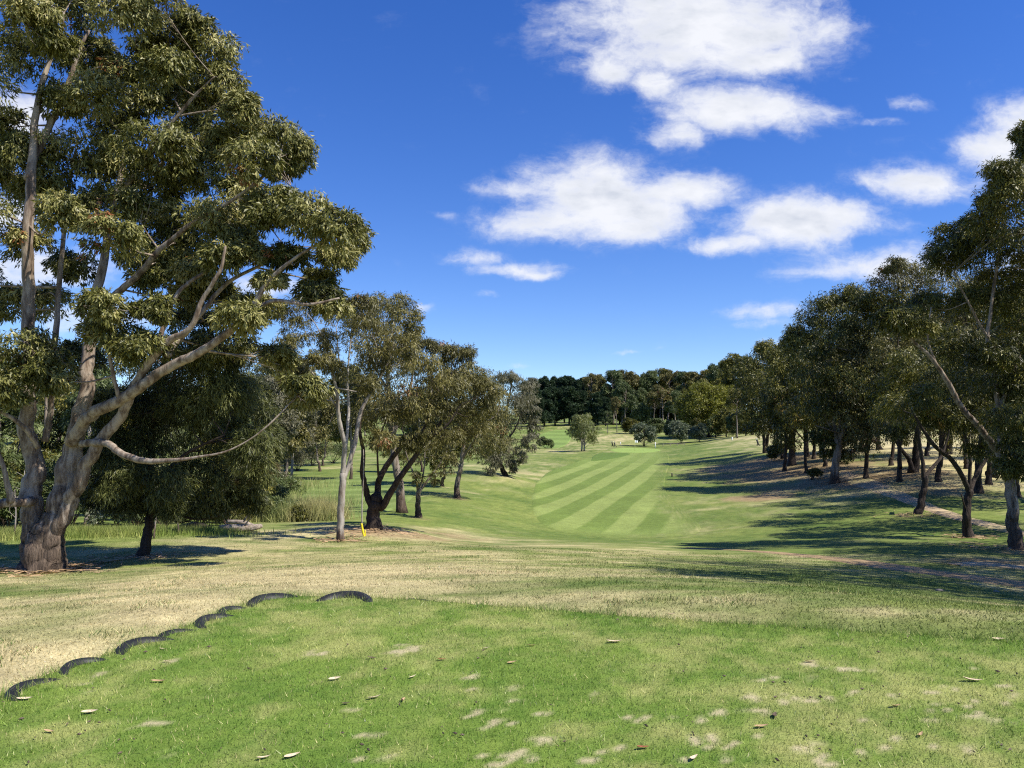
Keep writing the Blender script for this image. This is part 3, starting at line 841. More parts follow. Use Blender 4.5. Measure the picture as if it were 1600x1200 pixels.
# dry grass round the tee
n = 260000
by = 4.5 + 21.5 * rng.random(n) ** 1.5; bx = rng.uniform(-1, 1, n) * (by * .72 + .6)
k = poly_sd(bx, by, tee_o) > .05
bx, by = bx[k], by[k]
bz = height(bx, by)
bc = cover(bx, by)
tuft = sstep(.6, .75, fbm(bx / .5, by / .5, 81, 3))
greenp = (rng.random(len(bx)) < .25 * tuft)
bc[greenp] = np.array([.12, .19, .045])
bh = (rng.gamma(3, .0042, len(bx)) + .004) * (1 + 1.6 * tuft)
blades('dry_grass', bx, by, bz, bc, bh, rng.uniform(.004, .010, len(bx)) * (1 + by / 22), .7)

# rank green grass behind the big gum and by the lower fairway
def long_patch(name, spots, hmin, hmax, col, seed):
    rg = np.random.default_rng(seed); X = []; Y = []; H = []
    for px, d, rx, ry, n_, hs in spots:
        q = on_ground(px, d)
        X.append(q[0] + rg.normal(0, 1, n_) * rx); Y.append(q[1] + rg.normal(0, 1, n_) * ry); H.append(np.full(n_, hs))
    X = np.concatenate(X); Y = np.concatenate(Y); H = np.concatenate(H)
    Z = height(X, Y)
    clump = fbm(X / .8, Y / .8, seed, 3)
    hh = rg.uniform(hmin, hmax, len(X)) * H * (.5 + clump)
    mixv = np.clip(fbm(X / 1.5, Y / 1.5, seed + 5, 3) * 1.6 - .3 + rg.normal(0, .15, len(X)), 0, 1)[:, None]
    c = np.array(col[0]) * (1 - mixv) + np.array(col[1]) * mixv
    return blades(name, X, Y, Z, c, hh, rg.uniform(.012, .03, len(X)), .30, rg, .25)


lg = long_patch('long_grass', [(-60, 25.8, 2.2, .7, 5000, 1), (60, 26, 1.8, .7, 5000, 1), (150, 26.2, 1.6, .7, 5500, .9), (240, 26.6, 1.5, .6, 4000, .8), (290, 27.5, 1.0, .5, 2000, .8), (-150, 25.8, 2, .8, 2500, 1)], .10, .38, [(.16, .24, .045), (.33, .34, .10)], 201)
lg['label'] = 'bright green long grass behind the big gum'
lg = long_patch('tussock_grass', [(415, 36, .8, .6, 1800, 1.0), (455, 35, .8, .6, 2400, .9), (490, 35, .6, .5, 4000, 1.2), (510, 34.5, .35, .4, 2200, 1.1), (440, 45, 2, 2, 4000, 1.2), (410, 60, 3, 3, 2500, 1.3)], .35, .85, [(.16, .22, .055), (.45, .41, .18)], 202)
lg['label'] = 'yellowing tussock grass beside the lower fairway'

# ------------------------------------------------------------------ trees
def catm(ctrl):
    return spline(ctrl, 6)


def leaf_mesh(name, C, outw, spread, nper, L, Wd, droop, tint, mat, rg, off):
    """C: spray centres; each spray carries nper hanging leaves of two triangles"""
    n = len(C); m = n * nper
    idx = np.repeat(np.arange(n), nper)
    p = C[idx] + rg.normal(0, 1, (m, 3)) * spread[idx][:, None] * np.array([.6, .6, .5])
    d = unit(outw[idx] * .45 + np.array([0, 0, -droop]) + rg.normal(0, .45, (m, 3)))
    s = unit(np.cross(d, outw[idx] * 1.25 + rg.normal(0, .55, (m, 3))))
    ll = (L * rg.uniform(.7, 1.25, m))[:, None]; ww = (Wd * rg.uniform(.7, 1.25, m))[:, None]
    nrm = np.cross(d, s)
    V = np.empty((m, 3, 3))
    V[:, 0] = p; V[:, 1] = p + d * ll * .45 + s * ww + nrm * ll * .06; V[:, 2] = p + d * ll
    t = np.clip(tint[idx] + rg.normal(0, .16, m), 0, .89)
    dead = (tint[idx] > .95)
    t[dead] = .97
    return raw_mesh(name, V.reshape(-1, 3) - off, np.arange(m * 3).reshape(-1, 3), mat, False, fattr=t)


def blob_sprays(blobs, rg, sub=10, per=22, upbias=.35, lump=.45):
    """blobs: centre(3), radii(3).  returns spray centres, outward vectors, tint, size"""
    Cs, Os, Ts, Rs = [], [], [], []
    for c, r in blobs:
        ns = max(3, int(sub))
        d = unit(rg.normal(0, 1, (ns, 3)) + np.array([0, 0, upbias]))
        sc = c + d * r * .62
        sr = np.mean(r) * rg.uniform(lump * .75, lump * 1.25, ns)
        bt = rg.normal(.45, .10)
        for q, sr_ in zip(sc, sr):
            e = unit(rg.normal(0, 1, (per, 3)) + np.array([0, 0, upbias * 1.3]))
            rad = sr_ * rg.uniform(.55, 1.05, per)[:, None]
            pos = q + e * rad * np.array([1.05, 1.05, .8])
            Cs.append(pos); Os.append(unit(unit(pos - c) * .6 + e * .6))
            st = bt + rg.normal(0, .10) + rg.normal(0, .08, per)
            if rg.random() < .012: st = np.where(rg.random(per) < .5, 1.0, st)
            Ts.append(st); Rs.append(np.full(per, sr_ * .24))
    return np.vstack(Cs), np.vstack(Os), np.concatenate(Ts), np.concatenate(Rs)


def hand_tree(name, label, base, limbs, blobs, leaf, bark, seed, group=None, L=.13, Wd=.028, sub=10, per=20, nper=8, droop=.75, twigs=7, sides=10, spread_d=1.0, cat='tree', dthick=.9, flare=.45, limb_name='limb', depth_spread=None, lump=.45, limb_scale=1.0, grow=1.2, more=1.7):
    """a tree from the course of its limbs and the masses of its crown.
    base (px,py,d); limbs: lists of (px,py,depth offset,radius m); blobs: (px,py,rx,ry[,depth offset])"""
    rg = np.random.default_rng(seed)
    bpx, bpy_, bd = base
    B = on_ground(bpx, bd)
    root = thing(name, label, cat, B, group)
    samples = []
    for li, lm in enumerate(limbs):
        a = np.array(lm, float)
        P = W(a[:, 0], a[:, 1], bd + a[:, 2]); R = a[:, 3] * limb_scale
        if li == 0:
            P[0] = B + np.array([0, 0, -.12])
        ctrl = np.hstack([P, R[:, None]])
        s = catm(ctrl)
        pts, rad = s[:, :3].copy(), np.maximum(s[:, 3], .006)
        amp = np.minimum(rad * .30, .06)[:, None]
        w = np.cumsum(rg.normal(0, .5, (len(pts), 3)), 0); w -= np.linspace(0, 1, len(w))[:, None] * w[-1]; w[0] = 0
        pts += amp * w * np.array([1, 1, .3])
        if li == 0:
            hh = pts[:, 2] - B[2]
            rad = rad * (1 + flare * np.exp(-np.maximum(hh, 0) / (rad[0] * 1.1)))
        mb = MB(); mb.tube(pts, rad, sides if a[:, 3].max() > .08 else 6, .045, rg)
        link('trunk' if li == 0 else limb_name, mb.mesh('trunk' if li == 0 else 'limb', bark, B), root)
        samples.append(np.hstack([pts, rad[:, None]]))
    S = np.vstack(samples)
    BL = []
    top = S[:, 2].max()
    for b in blobs:
        dd = b[4] if len(b) > 4 else rg.uniform(-1, 1) * (spread_d if depth_spread is None else depth_spread)
        D = bd + dd
        c = W(b[0], b[1], D)
        rx, rz = b[2] * D / 1200 * grow, b[3] * D / 1200 * grow
        BL.append((c, np.array([rx, max(rx * dthick, .3), rz])))
    C, O, T, R = blob_sprays(BL, rg, int(sub * 1.15), int(per * more / 1.15), .35, lump)
    crown = link('crown', leaf_mesh('crown', C, O, R, nper, L, Wd, droop, T, leaf, rg, B), root)
    # branches out to every mass of leaves, and the twigs within it
    mb = MB()
    for c, r in BL:
        dv = c - S[:, :3]
        cost = np.linalg.norm(dv, axis=1) + 1.5 * np.maximum(-dv[:, 2], 0) + np.where(S[:, 3] < .012, .3, 0)
        i = int(np.argmin(cost)); p = S[i, :3]; r0 = min(S[i, 3] * .7, .012 + .011 * np.linalg.norm(c - p))
        midp = (p + c) / 2 + rg.normal(0, .08, 3) * np.linalg.norm(c - p) + np.array([0, 0, -.05 * np.linalg.norm(c - p)])
        s = spline(np.vstack([p, midp, c]), 5)
        mb.tube(s, np.linspace(r0, max(.4 * r0, .008), len(s)), 5, 0, rg, False)
        for k_ in range(twigs):
            e = c + unit(rg.normal(0, 1, 3) + np.array([0, 0, .4])) * r * .9
            st = s[rg.integers(len(s) // 2, len(s))]
            q = spline(np.vstack([st, (st + e) / 2 + rg.normal(0, .06, 3) * np.mean(r), e]), 2)
            mb.tube(q, np.linspace(max(.35 * r0, .007), .005, len(q)), 3, 0, rg, False)
    if mb.n:
        o = link('branches', mb.mesh('branches', bark, B), root); o['kind'] = 'stuff'
    return root


# --- the big gum on the left
hero_limbs = [
    [(68, 893, 0, .37), (68, 866, 0, .34), (69, 842, 0, .26), (70, 820, 0, .16), (71, 802, 0, .05)],
    [(53, 894, 0, .36), (55, 875, 0, .29), (57, 845, -.05, .25), (54, 800, -.1, .235), (50, 755, -.1, .215), (44, 710, -.1, .19), (39, 655, -.2, .165), (37, 560, -.3, .145), (37, 450, -.3, .13), (38, 350, -.3, .115), (44, 270, -.2, .10), (52, 190, 0, .08), (70, 110, .2, .055), (95, 50, .3, .03), (100, 20, .3, .02)],
    [(85, 893, 0, .36), (83, 873, 0, .29), (83, 845, -.05, .25), (87, 805, 0, .245), (94, 765, .05, .24), (104, 718, .1, .225), (116, 660, .2, .19), (128, 605, .3, .165), (135, 530, .5, .14), (150, 460, .6, .115), (165, 390, .7, .095), (182, 310, .9, .075), (192, 250, 1, .05), (196, 215, 1, .03)],
    [(80, 885, .1, .15), (90, 845, 0, .16), (100, 805, -.1, .165), (112, 765, -.2, .155), (132, 725, -.3, .14), (152, 690, -.4, .13), (185, 650, -.6, .115), (205, 612, -.8, .10), (235, 565, -1, .09), (266, 532, -1.1, .075), (300, 512, -1.2, .06), (316, 470, -1.3, .05), (343, 425, -1.4, .038), (352, 385, -1.4, .025)],
    [(113, 692, -.1, .15), (130, 660, -.4, .14), (158, 640, -.6, .13), (195, 622, -.8, .122), (240, 590, -1.0, .112), (275, 568, -1.1, .104), (300, 555, -1.2, .096), (350, 525, -1.3, .08), (388, 488, -1.4, .065), (428, 432, -1.5, .045), (478, 392, -1.5, .03), (535, 368, -1.5, .018)],
    [(128, 694, -.2, .085), (150, 692, -.5, .085), (172, 694, -.7, .08), (195, 709, -1.0, .075), (232, 719, -1.2, .065), (272, 719, -1.4, .042), (310, 714, -1.5, .026), (352, 706, -1.6, .018), (392, 686, -1.6, .014), (425, 660, -1.6, .018), (455, 628, -1.5, .012)],
    [(50, 783, -.1, .11), (30, 786, -.4, .10), (14, 786, -.6, .10), (-20, 792, -.8, .085), (-70, 772, -1, .06)],
    [(16, 784, -.6, .085), (12, 755, -.7, .06), (0, 715, -.8, .045), (-12, 690, -.9, .03)],
    [(44, 280, -.2, .1), (66, 225, .2, .085), (90, 170, .5, .07), (106, 130, .6, .06), (124, 76, .7, .045), (140, 48, .8, .03)],
    [(104, 133, .6, .04), (118, 120, .7, .035), (143, 108, .8, .03), (188, 97, 1, .022), (222, 80, 1.1, .015)],
    [(184, 305, .9, .07), (226, 255, .7, .055), (272, 190, .5, .045), (305, 150, .4, .035), (334, 120, .3, .02)],
    [(150, 490, .6, .1), (176, 465, .4, .09), (206, 438, .2, .08), (236, 405, 0, .07), (262, 378, -.2, .06), (300, 348, -.4, .05), (350, 320, -.6, .042), (406, 280, -.8, .032), (440, 240, -.9, .02)],
    [(262, 555, -1, .08), (272, 540, -.6, .075), (302, 505, -.4, .065), (332, 470, -.3, .055), (360, 440, -.3, .045), (420, 408, -.3, .032), (455, 385, -.3, .02)],
    [(245, 545, -1.0, .06), (262, 490, -.8, .05), (285, 450, -.7, .045), (330, 420, -.6, .03), (370, 392, -.5, .02)],
    [(82, 600, .9, .085), (86, 540, .9, .075), (92, 450, .9, .06), (104, 325, 1, .045), (112, 270, 1, .03)],
    [(390, 486, -1.4, .05), (430, 470, -1.5, .042), (480, 476, -1.6, .032), (530, 466, -1.6, .02)],
    [(188, 628, -.8, .05), (180, 600, -.9, .045), (172, 560, -1.0, .04), (170, 520, -1, .03)],
    [(60, 700, -.3, .06), (45, 675, -.6, .055), (22, 655, -.8, .05), (-5, 640, -1, .035)],
    [(70, 690, .1, .08), (76, 650, .1, .07), (84, 600, .1, .05), (100, 560, .1, .04)],
]
hero_blobs = [
    (45, 34, 50, 42), (124, 22, 46, 38), (188, 18, 50, 40), (225, 48, 46, 42), (270, 78, 46, 36), (330, 92, 50, 38), (350, 130, 38, 36), (262, 110, 40, 34), (168, 88, 28, 26), (45, 82, 46, 36), (82, 62, 36, 30),
    (278, 150, 46, 36), (225, 172, 52, 38), (330, 165, 40, 36), (378, 170, 30, 24), (372, 208, 50, 32), (420, 215, 46, 34), (456, 238, 34, 40), (395, 250, 44, 32), (446, 264, 32, 24), (140, 150, 50, 36), (95, 160, 36, 30),
    (118, 235, 62, 44), (75, 268, 40, 34), (150, 278, 46, 38), (232, 222, 62, 32), (262, 255, 62, 32), (320, 270, 44, 30), (12, 200, 36, 36), (22, 240, 40, 36), (8, 285, 36, 34), (262, 338, 54, 28), (326, 346, 62, 36), (375, 352, 34, 36), (292, 370, 44, 26),
    (430, 318, 44, 26), (480, 336, 46, 28), (525, 358, 42, 34), (556, 378, 24, 32), (532, 400, 36, 22), (500, 440, 30, 18), (170, 372, 48, 36), (45, 385, 40, 32), (205, 320, 36, 28), (95, 330, 36, 30), (240, 430, 40, 26), (305, 432, 40, 26),
    (38, 556, 56, 40, -1.2), (75, 585, 42, 28, -1.4), (8, 610, 34, 34, -1.5), (170, 525, 54, 30, -1), (225, 545, 42, 26, -1.2), (375, 498, 40, 24), (350, 540, 52, 28, .8), (14, 480, 30, 36), (158, 478, 42, 22), (240, 484, 36, 20), (468, 612, 44, 24, -1.4), (400, 480, 36, 18, .4), (498, 458, 38, 18, -1.2), (520, 480, 34, 16, -1.0),
    (-30, 120, 60, 60), (-60, 220, 60, 60), (-50, 330, 60, 50), (-60, 440, 60, 50), (-70, 560, 60, 50), (20, -30, 70, 40), (140, -40, 80, 40), (240, -10, 50, 34), (-80, 20, 70, 60),
    (200, 130, 46, 36, 1.2), (180, 205, 46, 36, 1.4), (300, 210, 46, 34, 1.2), (345, 235, 40, 30, 1.0), (240, 290, 46, 30, 1.0), (190, 245, 40, 34, 1.2), (140, 330, 40, 30, 1.3), (60, 310, 40, 34, 1.2), (380, 300, 36, 26, .8), (300, 40, 34, 26, .6), (240, 130, 40, 34, 1.3), (130, 90, 40, 34, 1.4), (210, 390, 40, 28, 1.2), (270, 410, 40, 26, 1.0), (340, 460, 36, 20, .8),
    (420, 345, 38, 22, -.8), (452, 402, 32, 18, -1.0), (392, 398, 34, 20, -.6), (345, 405, 34, 20, -.8), (425, 440, 26, 14, -1.2), (290, 460, 30, 18, .8), (365, 375, 40, 24, 0),
    (110, 420, 40, 26, 1.8), (60, 470, 46, 28, 1.8), (300, 500, 44, 22, 1.6), (435, 560, 30, 22, .9), (120, 560, 40, 26, 1.8),
]
hand_tree('gum_tree', 'huge pale trunked spreading gum on the left with forked peeling trunk', (68, 893, 18), hero_limbs, hero_blobs, M['hero_leaf'], M['bark_hero'], 101, grow=1.12, more=1.35, limb_scale=1.0,
          L=.14, Wd=.036, sub=13, per=24, nper=8, droop=.8, twigs=8, sides=18, spread_d=1.9, flare=.30)

# --- dark feathery tree just behind it
hand_tree('casuarina_tree', 'dark dense feathery tree with thin black trunk behind the big gum', (222, 871, 20),
          [[(222, 871, 0, .14), (223, 835, 0, .12), (226, 790, 0, .11), (230, 725, 0, .1), (236, 660, .2, .08), (250, 590, .2, .05), (262, 545, .2, .03)],
           [(229, 775, 0, .07), (250, 745, -.4, .05), (290, 710, -.8, .04), (350, 680, -1, .025)], [(232, 740, 0, .06), (205, 700, .4, .05), (180, 650, .7, .03)], [(236, 670, .2, .05), (240, 640, -.3, .045), (246, 615, -.6, .03)]],
          [(275, 590, 56, 42), (205, 640, 46, 42), (330, 615, 56, 42), (388, 650, 38, 42), (262, 670, 66, 46), (340, 690, 56, 42), (392, 705, 34, 36), (205, 710, 46, 40), (182, 755, 38, 30), (242, 755, 48, 34), (310, 755, 52, 34), (372, 770, 34, 26), (405, 745, 24, 30), (300, 550, 52, 26), (345, 570, 44, 28), (160, 700, 30, 40), (250, 620, 46, 40), (300, 640, 50, 40), (150, 775, 26, 26), (330, 790, 36, 20), (270, 792, 36, 20), (200, 790, 30, 20), (400, 780, 22, 24), (165, 640, 30, 34), (420, 690, 20, 34), (360, 620, 40, 36)],
          M['dark_leaf'], M['bark_dark'], 102, grow=1.12, more=2.0, L=.16, Wd=.016, sub=12, per=24, nper=9, droop=.9, twigs=4, spread_d=1.3, lump=.5)

# --- slim pale gum
hand_tree('slim_gum_tree', 'slim smooth grey trunked gum dividing into three upright stems', (533, 845, 25),
          [[(533, 845, 0, .155), (532, 810, 0, .145), (533, 775, 0, .14), (536, 740, 0, .13)],
           [(535, 745, 0, .1), (540, 700, 0, .1), (532, 655, -.2, .085), (526, 615, -.4, .065), (515, 560, -.5, .045), (498, 515, -.5, .025), (480, 490, -.5, .015)],
           [(537, 750, 0, .105), (552, 705, .2, .095), (562, 655, .4, .08), (576, 620, .5, .065), (600, 580, .6, .045), (615, 545, .6, .025)],
           [(540, 700, 0, .07), (545, 640, .3, .06), (543, 590, .4, .045), (548, 530, .4, .03), (556, 495, .4, .018)],
           [(528, 640, -.3, .045), (500, 600, -.6, .03), (470, 560, -.7, .02), (450, 540, -.8, .012)],
           [(574, 622, .5, .04), (590, 555, .2, .03), (580, 520, .1, .018)], [(545, 615, .4, .035), (530, 560, .6, .028), (525, 510, .6, .018)]],
          [(485, 482, 42, 20), (537, 490, 46, 22), (468, 518, 30, 20), (571, 522, 38, 24), (513, 535, 28, 18), (612, 535, 34, 24), (446, 542, 22, 20), (591, 562, 32, 22), (526, 582, 24, 18), (562, 480, 32, 16), (461, 587, 24, 16), (619, 570, 30, 20), (500, 560, 22, 14), (450, 490, 22, 18), (575, 600, 24, 14), (485, 620, 22, 14), (640, 545, 22, 24), (515, 470, 28, 12)],
          M['brown_leaf'], M['bark_pale'], 103, limb_scale=.8, L=.15, Wd=.022, sub=9, per=16, nper=7, droop=.9, twigs=8, sides=12, spread_d=1.5, lump=.42, flare=.3)

# --- dark three-stemmed gum
hand_tree('dark_gum_tree', 'dark rough trunked gum splitting low into three leaning black stems', (583, 826, 28),
          [[(583, 826, 0, .40), (583, 805, 0, .36), (586, 785, 0, .34), (588, 772, 0, .28)],
           [(580, 790, 0, .2), (573, 768, 0, .18), (567, 740, -.2, .15), (566, 705, -.3, .12), (560, 670, -.4, .09), (568, 630, -.5, .06)],
           [(588, 780, 0, .2), (594, 750, .2, .18), (612, 718, .3, .16), (632, 695, .3, .14), (652, 686, .3, .12), (665, 665, .3, .09), (672, 630, .3, .06)],
           [(594, 795, 0, .22), (612, 762, -.2, .19), (636, 733, -.4, .165), (652, 708, -.5, .14), (661, 692, -.5, .12), (680, 670, -.6, .09), (705, 640, -.8, .06)],
           [(661, 692, -.5, .08), (695, 668, -1, .06), (720, 632, -1, .035)], [(592, 755, 0, .07), (590, 700, -.5, .05), (605, 650, -.6, .03)]],
          [(622, 622, 42, 30), (652, 600, 46, 32), (602, 655, 32, 24), (632, 655, 34, 24), (697, 555, 30, 15, 2), (718, 556, 28, 15, 2), (712, 578, 34, 22, 2), (690, 600, 38, 28), (735, 605, 32, 26), (760, 610, 22, 20), (720, 645, 36, 24), (690, 685, 36, 18), (660, 575, 38, 22), (648, 638, 34, 24), (682, 640, 34, 24), (750, 645, 28, 22), (590, 690, 26, 16), (665, 545, 24, 14, 1.5), (740, 675, 30, 16), (640, 690, 24, 12)],
          M['brown_leaf'], M['bark_dark'], 104, limb_scale=.62, L=.16, Wd=.026, sub=10, per=18, nper=7, droop=.9, twigs=7, sides=12, spread_d=2.0)
# --- dense tree behind both
hand_tree('tall_gum_tree', 'tall dense bronze crowned gum rising behind the slim grey gum', (628, 790, 40),
          [[(622, 800, 0, .24), (620, 740, 0, .2), (612, 660, 0, .16), (606, 580, 0, .1), (602, 510, 0, .06)], [(615, 680, 0, .1), (640, 610, .5, .07), (648, 540, .5, .04)], [(610, 620, 0, .08), (580, 560, .3, .05), (570, 510, .3, .03)]],
          [(612, 476, 36, 14), (632, 496, 28, 24), (644, 522, 16, 20), (590, 482, 32, 16), (560, 500, 30, 20), (600, 510, 34, 22), (630, 550, 30, 22), (570, 545, 32, 24), (605, 560, 34, 26), (560, 595, 32, 24), (600, 610, 34, 26), (575, 650, 32, 24), (620, 640, 30, 26), (550, 640, 26, 24), (600, 690, 26, 20)],
          M['brown_leaf'], M['bark_mid'], 105, L=.2, Wd=.04, sub=10, per=18, nper=6, droop=.8, twigs=4, spread_d=2.0)
hand_tree('small_gum_tree', 'small crooked gum with drooping thin foliage on the green slope', (653, 808, 38),
          [[(653, 808, 0, .15), (652, 790, 0, .13), (653, 772, 0, .12), (656, 764, 0, .1)], [(655, 768, 0, .08), (668, 752, .2, .06), (686, 728, .4, .045), (698, 705, .5, .03)], [(654, 770, 0, .08), (650, 748, -.2, .06), (640, 725, -.4, .04), (632, 700, -.5, .025)], [(656, 764, 0, .05), (662, 735, 0, .04), (664, 705, 0, .025)]],
          [(640, 715, 18, 14), (665, 700, 20, 14), (690, 715, 20, 14), (700, 690, 18, 14), (650, 745, 12, 10), (684, 745, 14, 10), (705, 730, 12, 16), (635, 690, 16, 12), (670, 680, 20, 12)],
          M['brown_leaf'], M['bark_mid'], 106, L=.18, Wd=.03, sub=6, per=12, nper=6, droop=1.0, twigs=6, spread_d=1.2)
hand_tree('round_gum_tree', 'bushy gum with straight pinkish brown trunk casting shade down the slope', (713, 778, 52),
          [[(713, 778, 0, .2), (714, 755, 0, .18), (717, 735, 0, .16), (720, 715, 0, .13), (726, 680, 0, .09), (732, 640, 0, .05)], [(719, 722, 0, .1), (740, 690, -.3, .07), (758, 660, -.5, .04)], [(717, 730, 0, .09), (704, 700, .3, .06), (698, 670, .4, .04)]],
          [(735, 610, 34, 22), (760, 620, 28, 22), (742, 640, 40, 28), (705, 655, 28, 22), (772, 648, 28, 26), (725, 675, 34, 22), (760, 682, 30, 22), (700, 690, 24, 16), (745, 705, 30, 14), (720, 590, 26, 16), (745, 590, 26, 14), (780, 690, 20, 22), (780, 625, 16, 18)],
          M['brown_leaf'], M['bark_mid'], 107, L=.2, Wd=.04, sub=10, per=18, nper=6, droop=.9, twigs=5, spread_d=2.0)
hand_tree('weeping_gum_tree', 'grey green weeping gum whose foliage hangs to the slope', (790, 743, 75),
          [[(778, 743, 0, .25), (779, 715, 0, .2), (785, 670, 0, .15), (795, 620, 0, .09), (800, 595, 0, .05)], [(780, 700, 0, .12), (805, 670, 0, .09), (820, 630, 0, .05)]],
          [(800, 600, 26, 14), (790, 590, 18, 10), (818, 612, 18, 20), (790, 635, 30, 28), (812, 645, 26, 28), (798, 680, 32, 28), (785, 712, 24, 22), (832, 640, 12, 22), (836, 670, 10, 18), (828, 690, 12, 14), (775, 660, 22, 26), (760, 700, 18, 20), (768, 725, 14, 16), (808, 712, 14, 16), (800, 728, 8, 12), (830, 602, 12, 12)],
          M['grey_leaf'], M['bark_dark'], 108, L=.3, Wd=.05, sub=10, per=16, nper=6, droop=1.3, twigs=3, spread_d=2.5)

# --- right hand side
hand_tree('leaning_gum_tree', 'large pale trunked gum at the right edge with long branch reaching left', (1588, 858, 28),
          [[(1588, 858, 0, .36), (1586, 830, 0, .32), (1582, 800, 0, .3), (1578, 766, 0, .28), (1570, 735, 0, .25), (1558, 700, 0, .22)],
           [(1560, 705, 0, .2), (1535, 675, -.3, .17), (1510, 648, -.5, .15), (1490, 620, -.7, .14), (1475, 592, -.8, .125), (1460, 568, -.9, .11), (1440, 545, -1, .09), (1414, 520, -1, .06), (1392, 502, -1, .04), (1376, 494, -1, .02)],
           [(1562, 715, 0, .17), (1562, 660, .3, .15), (1556, 600, .5, .13), (1545, 540, .7, .11), (1548, 480, .8, .09), (1556, 420, .8, .07), (1566, 350, .8, .05), (1575, 300, .8, .03)],
           [(1560, 640, .3, .11), (1585, 580, .6, .09), (1600, 520, .8, .08), (1615, 440, 1, .06), (1610, 350, 1, .04), (1600, 260, 1, .02)],
           [(1546, 530, .7, .08), (1525, 495, .5, .065), (1506, 460, .4, .05), (1490, 425, .3, .03)], [(1470, 582, -.8, .06), (1450, 530, -.5, .04), (1455, 480, -.4, .025)],
           [(1572, 745, 0, .12), (1600, 700, -.4, .1), (1625, 650, -.6, .08)]],
          [(1600, 212, 12, 30), (1605, 250, 16, 26), (1560, 282, 30, 22), (1592, 285, 30, 26), (1574, 310, 34, 26), (1548, 320, 18, 16), (1573, 352, 42, 30), (1494, 368, 28, 18), (1522, 362, 34, 22), (1535, 385, 38, 26), (1482, 404, 34, 22), (1508, 420, 42, 26), (1585, 420, 38, 28), (1600, 380, 40, 34), (1560, 450, 40, 24), (1590, 500, 36, 30), (1530, 470, 34, 18), (1590, 555, 34, 30), (1600, 610, 32, 32), (1580, 660, 34, 30), (1600, 710, 28, 26), (1560, 610, 30, 26), (1550, 560, 30, 20), (1640, 300, 50, 50), (1660, 420, 60, 60), (1670, 550, 60, 60), (1660, 670, 60, 50), (1400, 500, 28, 16, -1), (1432, 515, 26, 16, -1), (1450, 480, 30, 18), (1700, 300, 60, 70), (1580, 730, 22, 14)],
          M['green_leaf'], M['bark_hero'], 110, limb_scale=.66, grow=1.26, more=2.2, dthick=1.4, lump=.42, L=.17, Wd=.036, sub=11, per=20, nper=7, droop=.8, twigs=7, sides=12, spread_d=2.2, flare=.35)
hand_tree('forked_gum_tree', 'slender dark gum forking into a wide V in front of the dirt path', (1514, 840, 33),
          [[(1514, 840, 0, .24), (1512, 815, 0, .2), (1513, 785, 0, .18), (1515, 766, 0, .17)],
           [(1515, 770, 0, .13), (1503, 742, -.2, .12), (1486, 718, -.3, .11), (1462, 697, -.5, .1), (1446, 677, -.6, .08), (1432, 656, -.7, .06), (1420, 630, -.7, .04)],
           [(1516, 768, 0, .12), (1528, 738, .3, .1), (1545, 712, .5, .085), (1556, 680, .6, .06), (1560, 640, .6, .04)],
           [(1515, 765, 0, .09), (1516, 725, 0, .08), (1508, 680, 0, .065), (1500, 630, 0, .04)], [(1511, 800, 0, .05), (1506, 785, -.3, .04), (1502, 772, -.4, .03)]],
          [(1500, 640, 32, 30), (1532, 660, 32, 30), (1560, 640, 30, 28), (1520, 600, 36, 26), (1478, 605, 32, 26), (1490, 560, 36, 26), (1455, 620, 28, 24), (1540, 700, 24, 18), (1420, 640, 24, 20), (1530, 560, 32, 26), (1560, 690, 22, 20), (1470, 650, 24, 18), (1500, 530, 30, 20)],
          M['green_leaf'], M['bark_dark'], 111, limb_scale=.85, grow=1.26, more=2.2, dthick=1.4, lump=.42, L=.18, Wd=.036, sub=10, per=18, nper=6, droop=.85, twigs=7, spread_d=2.0, flare=.25)
hand_tree('crooked_gum_tree', 'dark gum with a crooked bent trunk leaning over the dirt path', (1434, 803, 42),
          [[(1434, 803, 0, .27), (1440, 785, 0, .24), (1444, 765, 0, .22), (1444, 745, 0, .2)], [(1444, 750, 0, .15), (1441, 720, 0, .13), (1437, 690, 0, .11), (1430, 655, 0, .07), (1420, 620, 0, .04)], [(1445, 748, 0, .14), (1458, 730, .3, .12), (1470, 713, .5, .1), (1480, 685, .6, .07), (1485, 650, .6, .04)]],
          [(1400, 640, 26, 24), (1430, 640, 30, 22), (1420, 600, 32, 24), (1455, 605, 28, 26), (1472, 655, 24, 22), (1396, 678, 18, 13), (1440, 570, 30, 20), (1405, 570, 28, 20), (1485, 620, 24, 22), (1380, 610, 22, 22)],
          M['green_leaf'], M['bark_dark'], 112, limb_scale=.78, grow=1.24, more=2.0, dthick=1.8, lump=.40, L=.2, Wd=.042, sub=10, per=18, nper=6, droop=.85, twigs=6, spread_d=2.2, flare=.25)
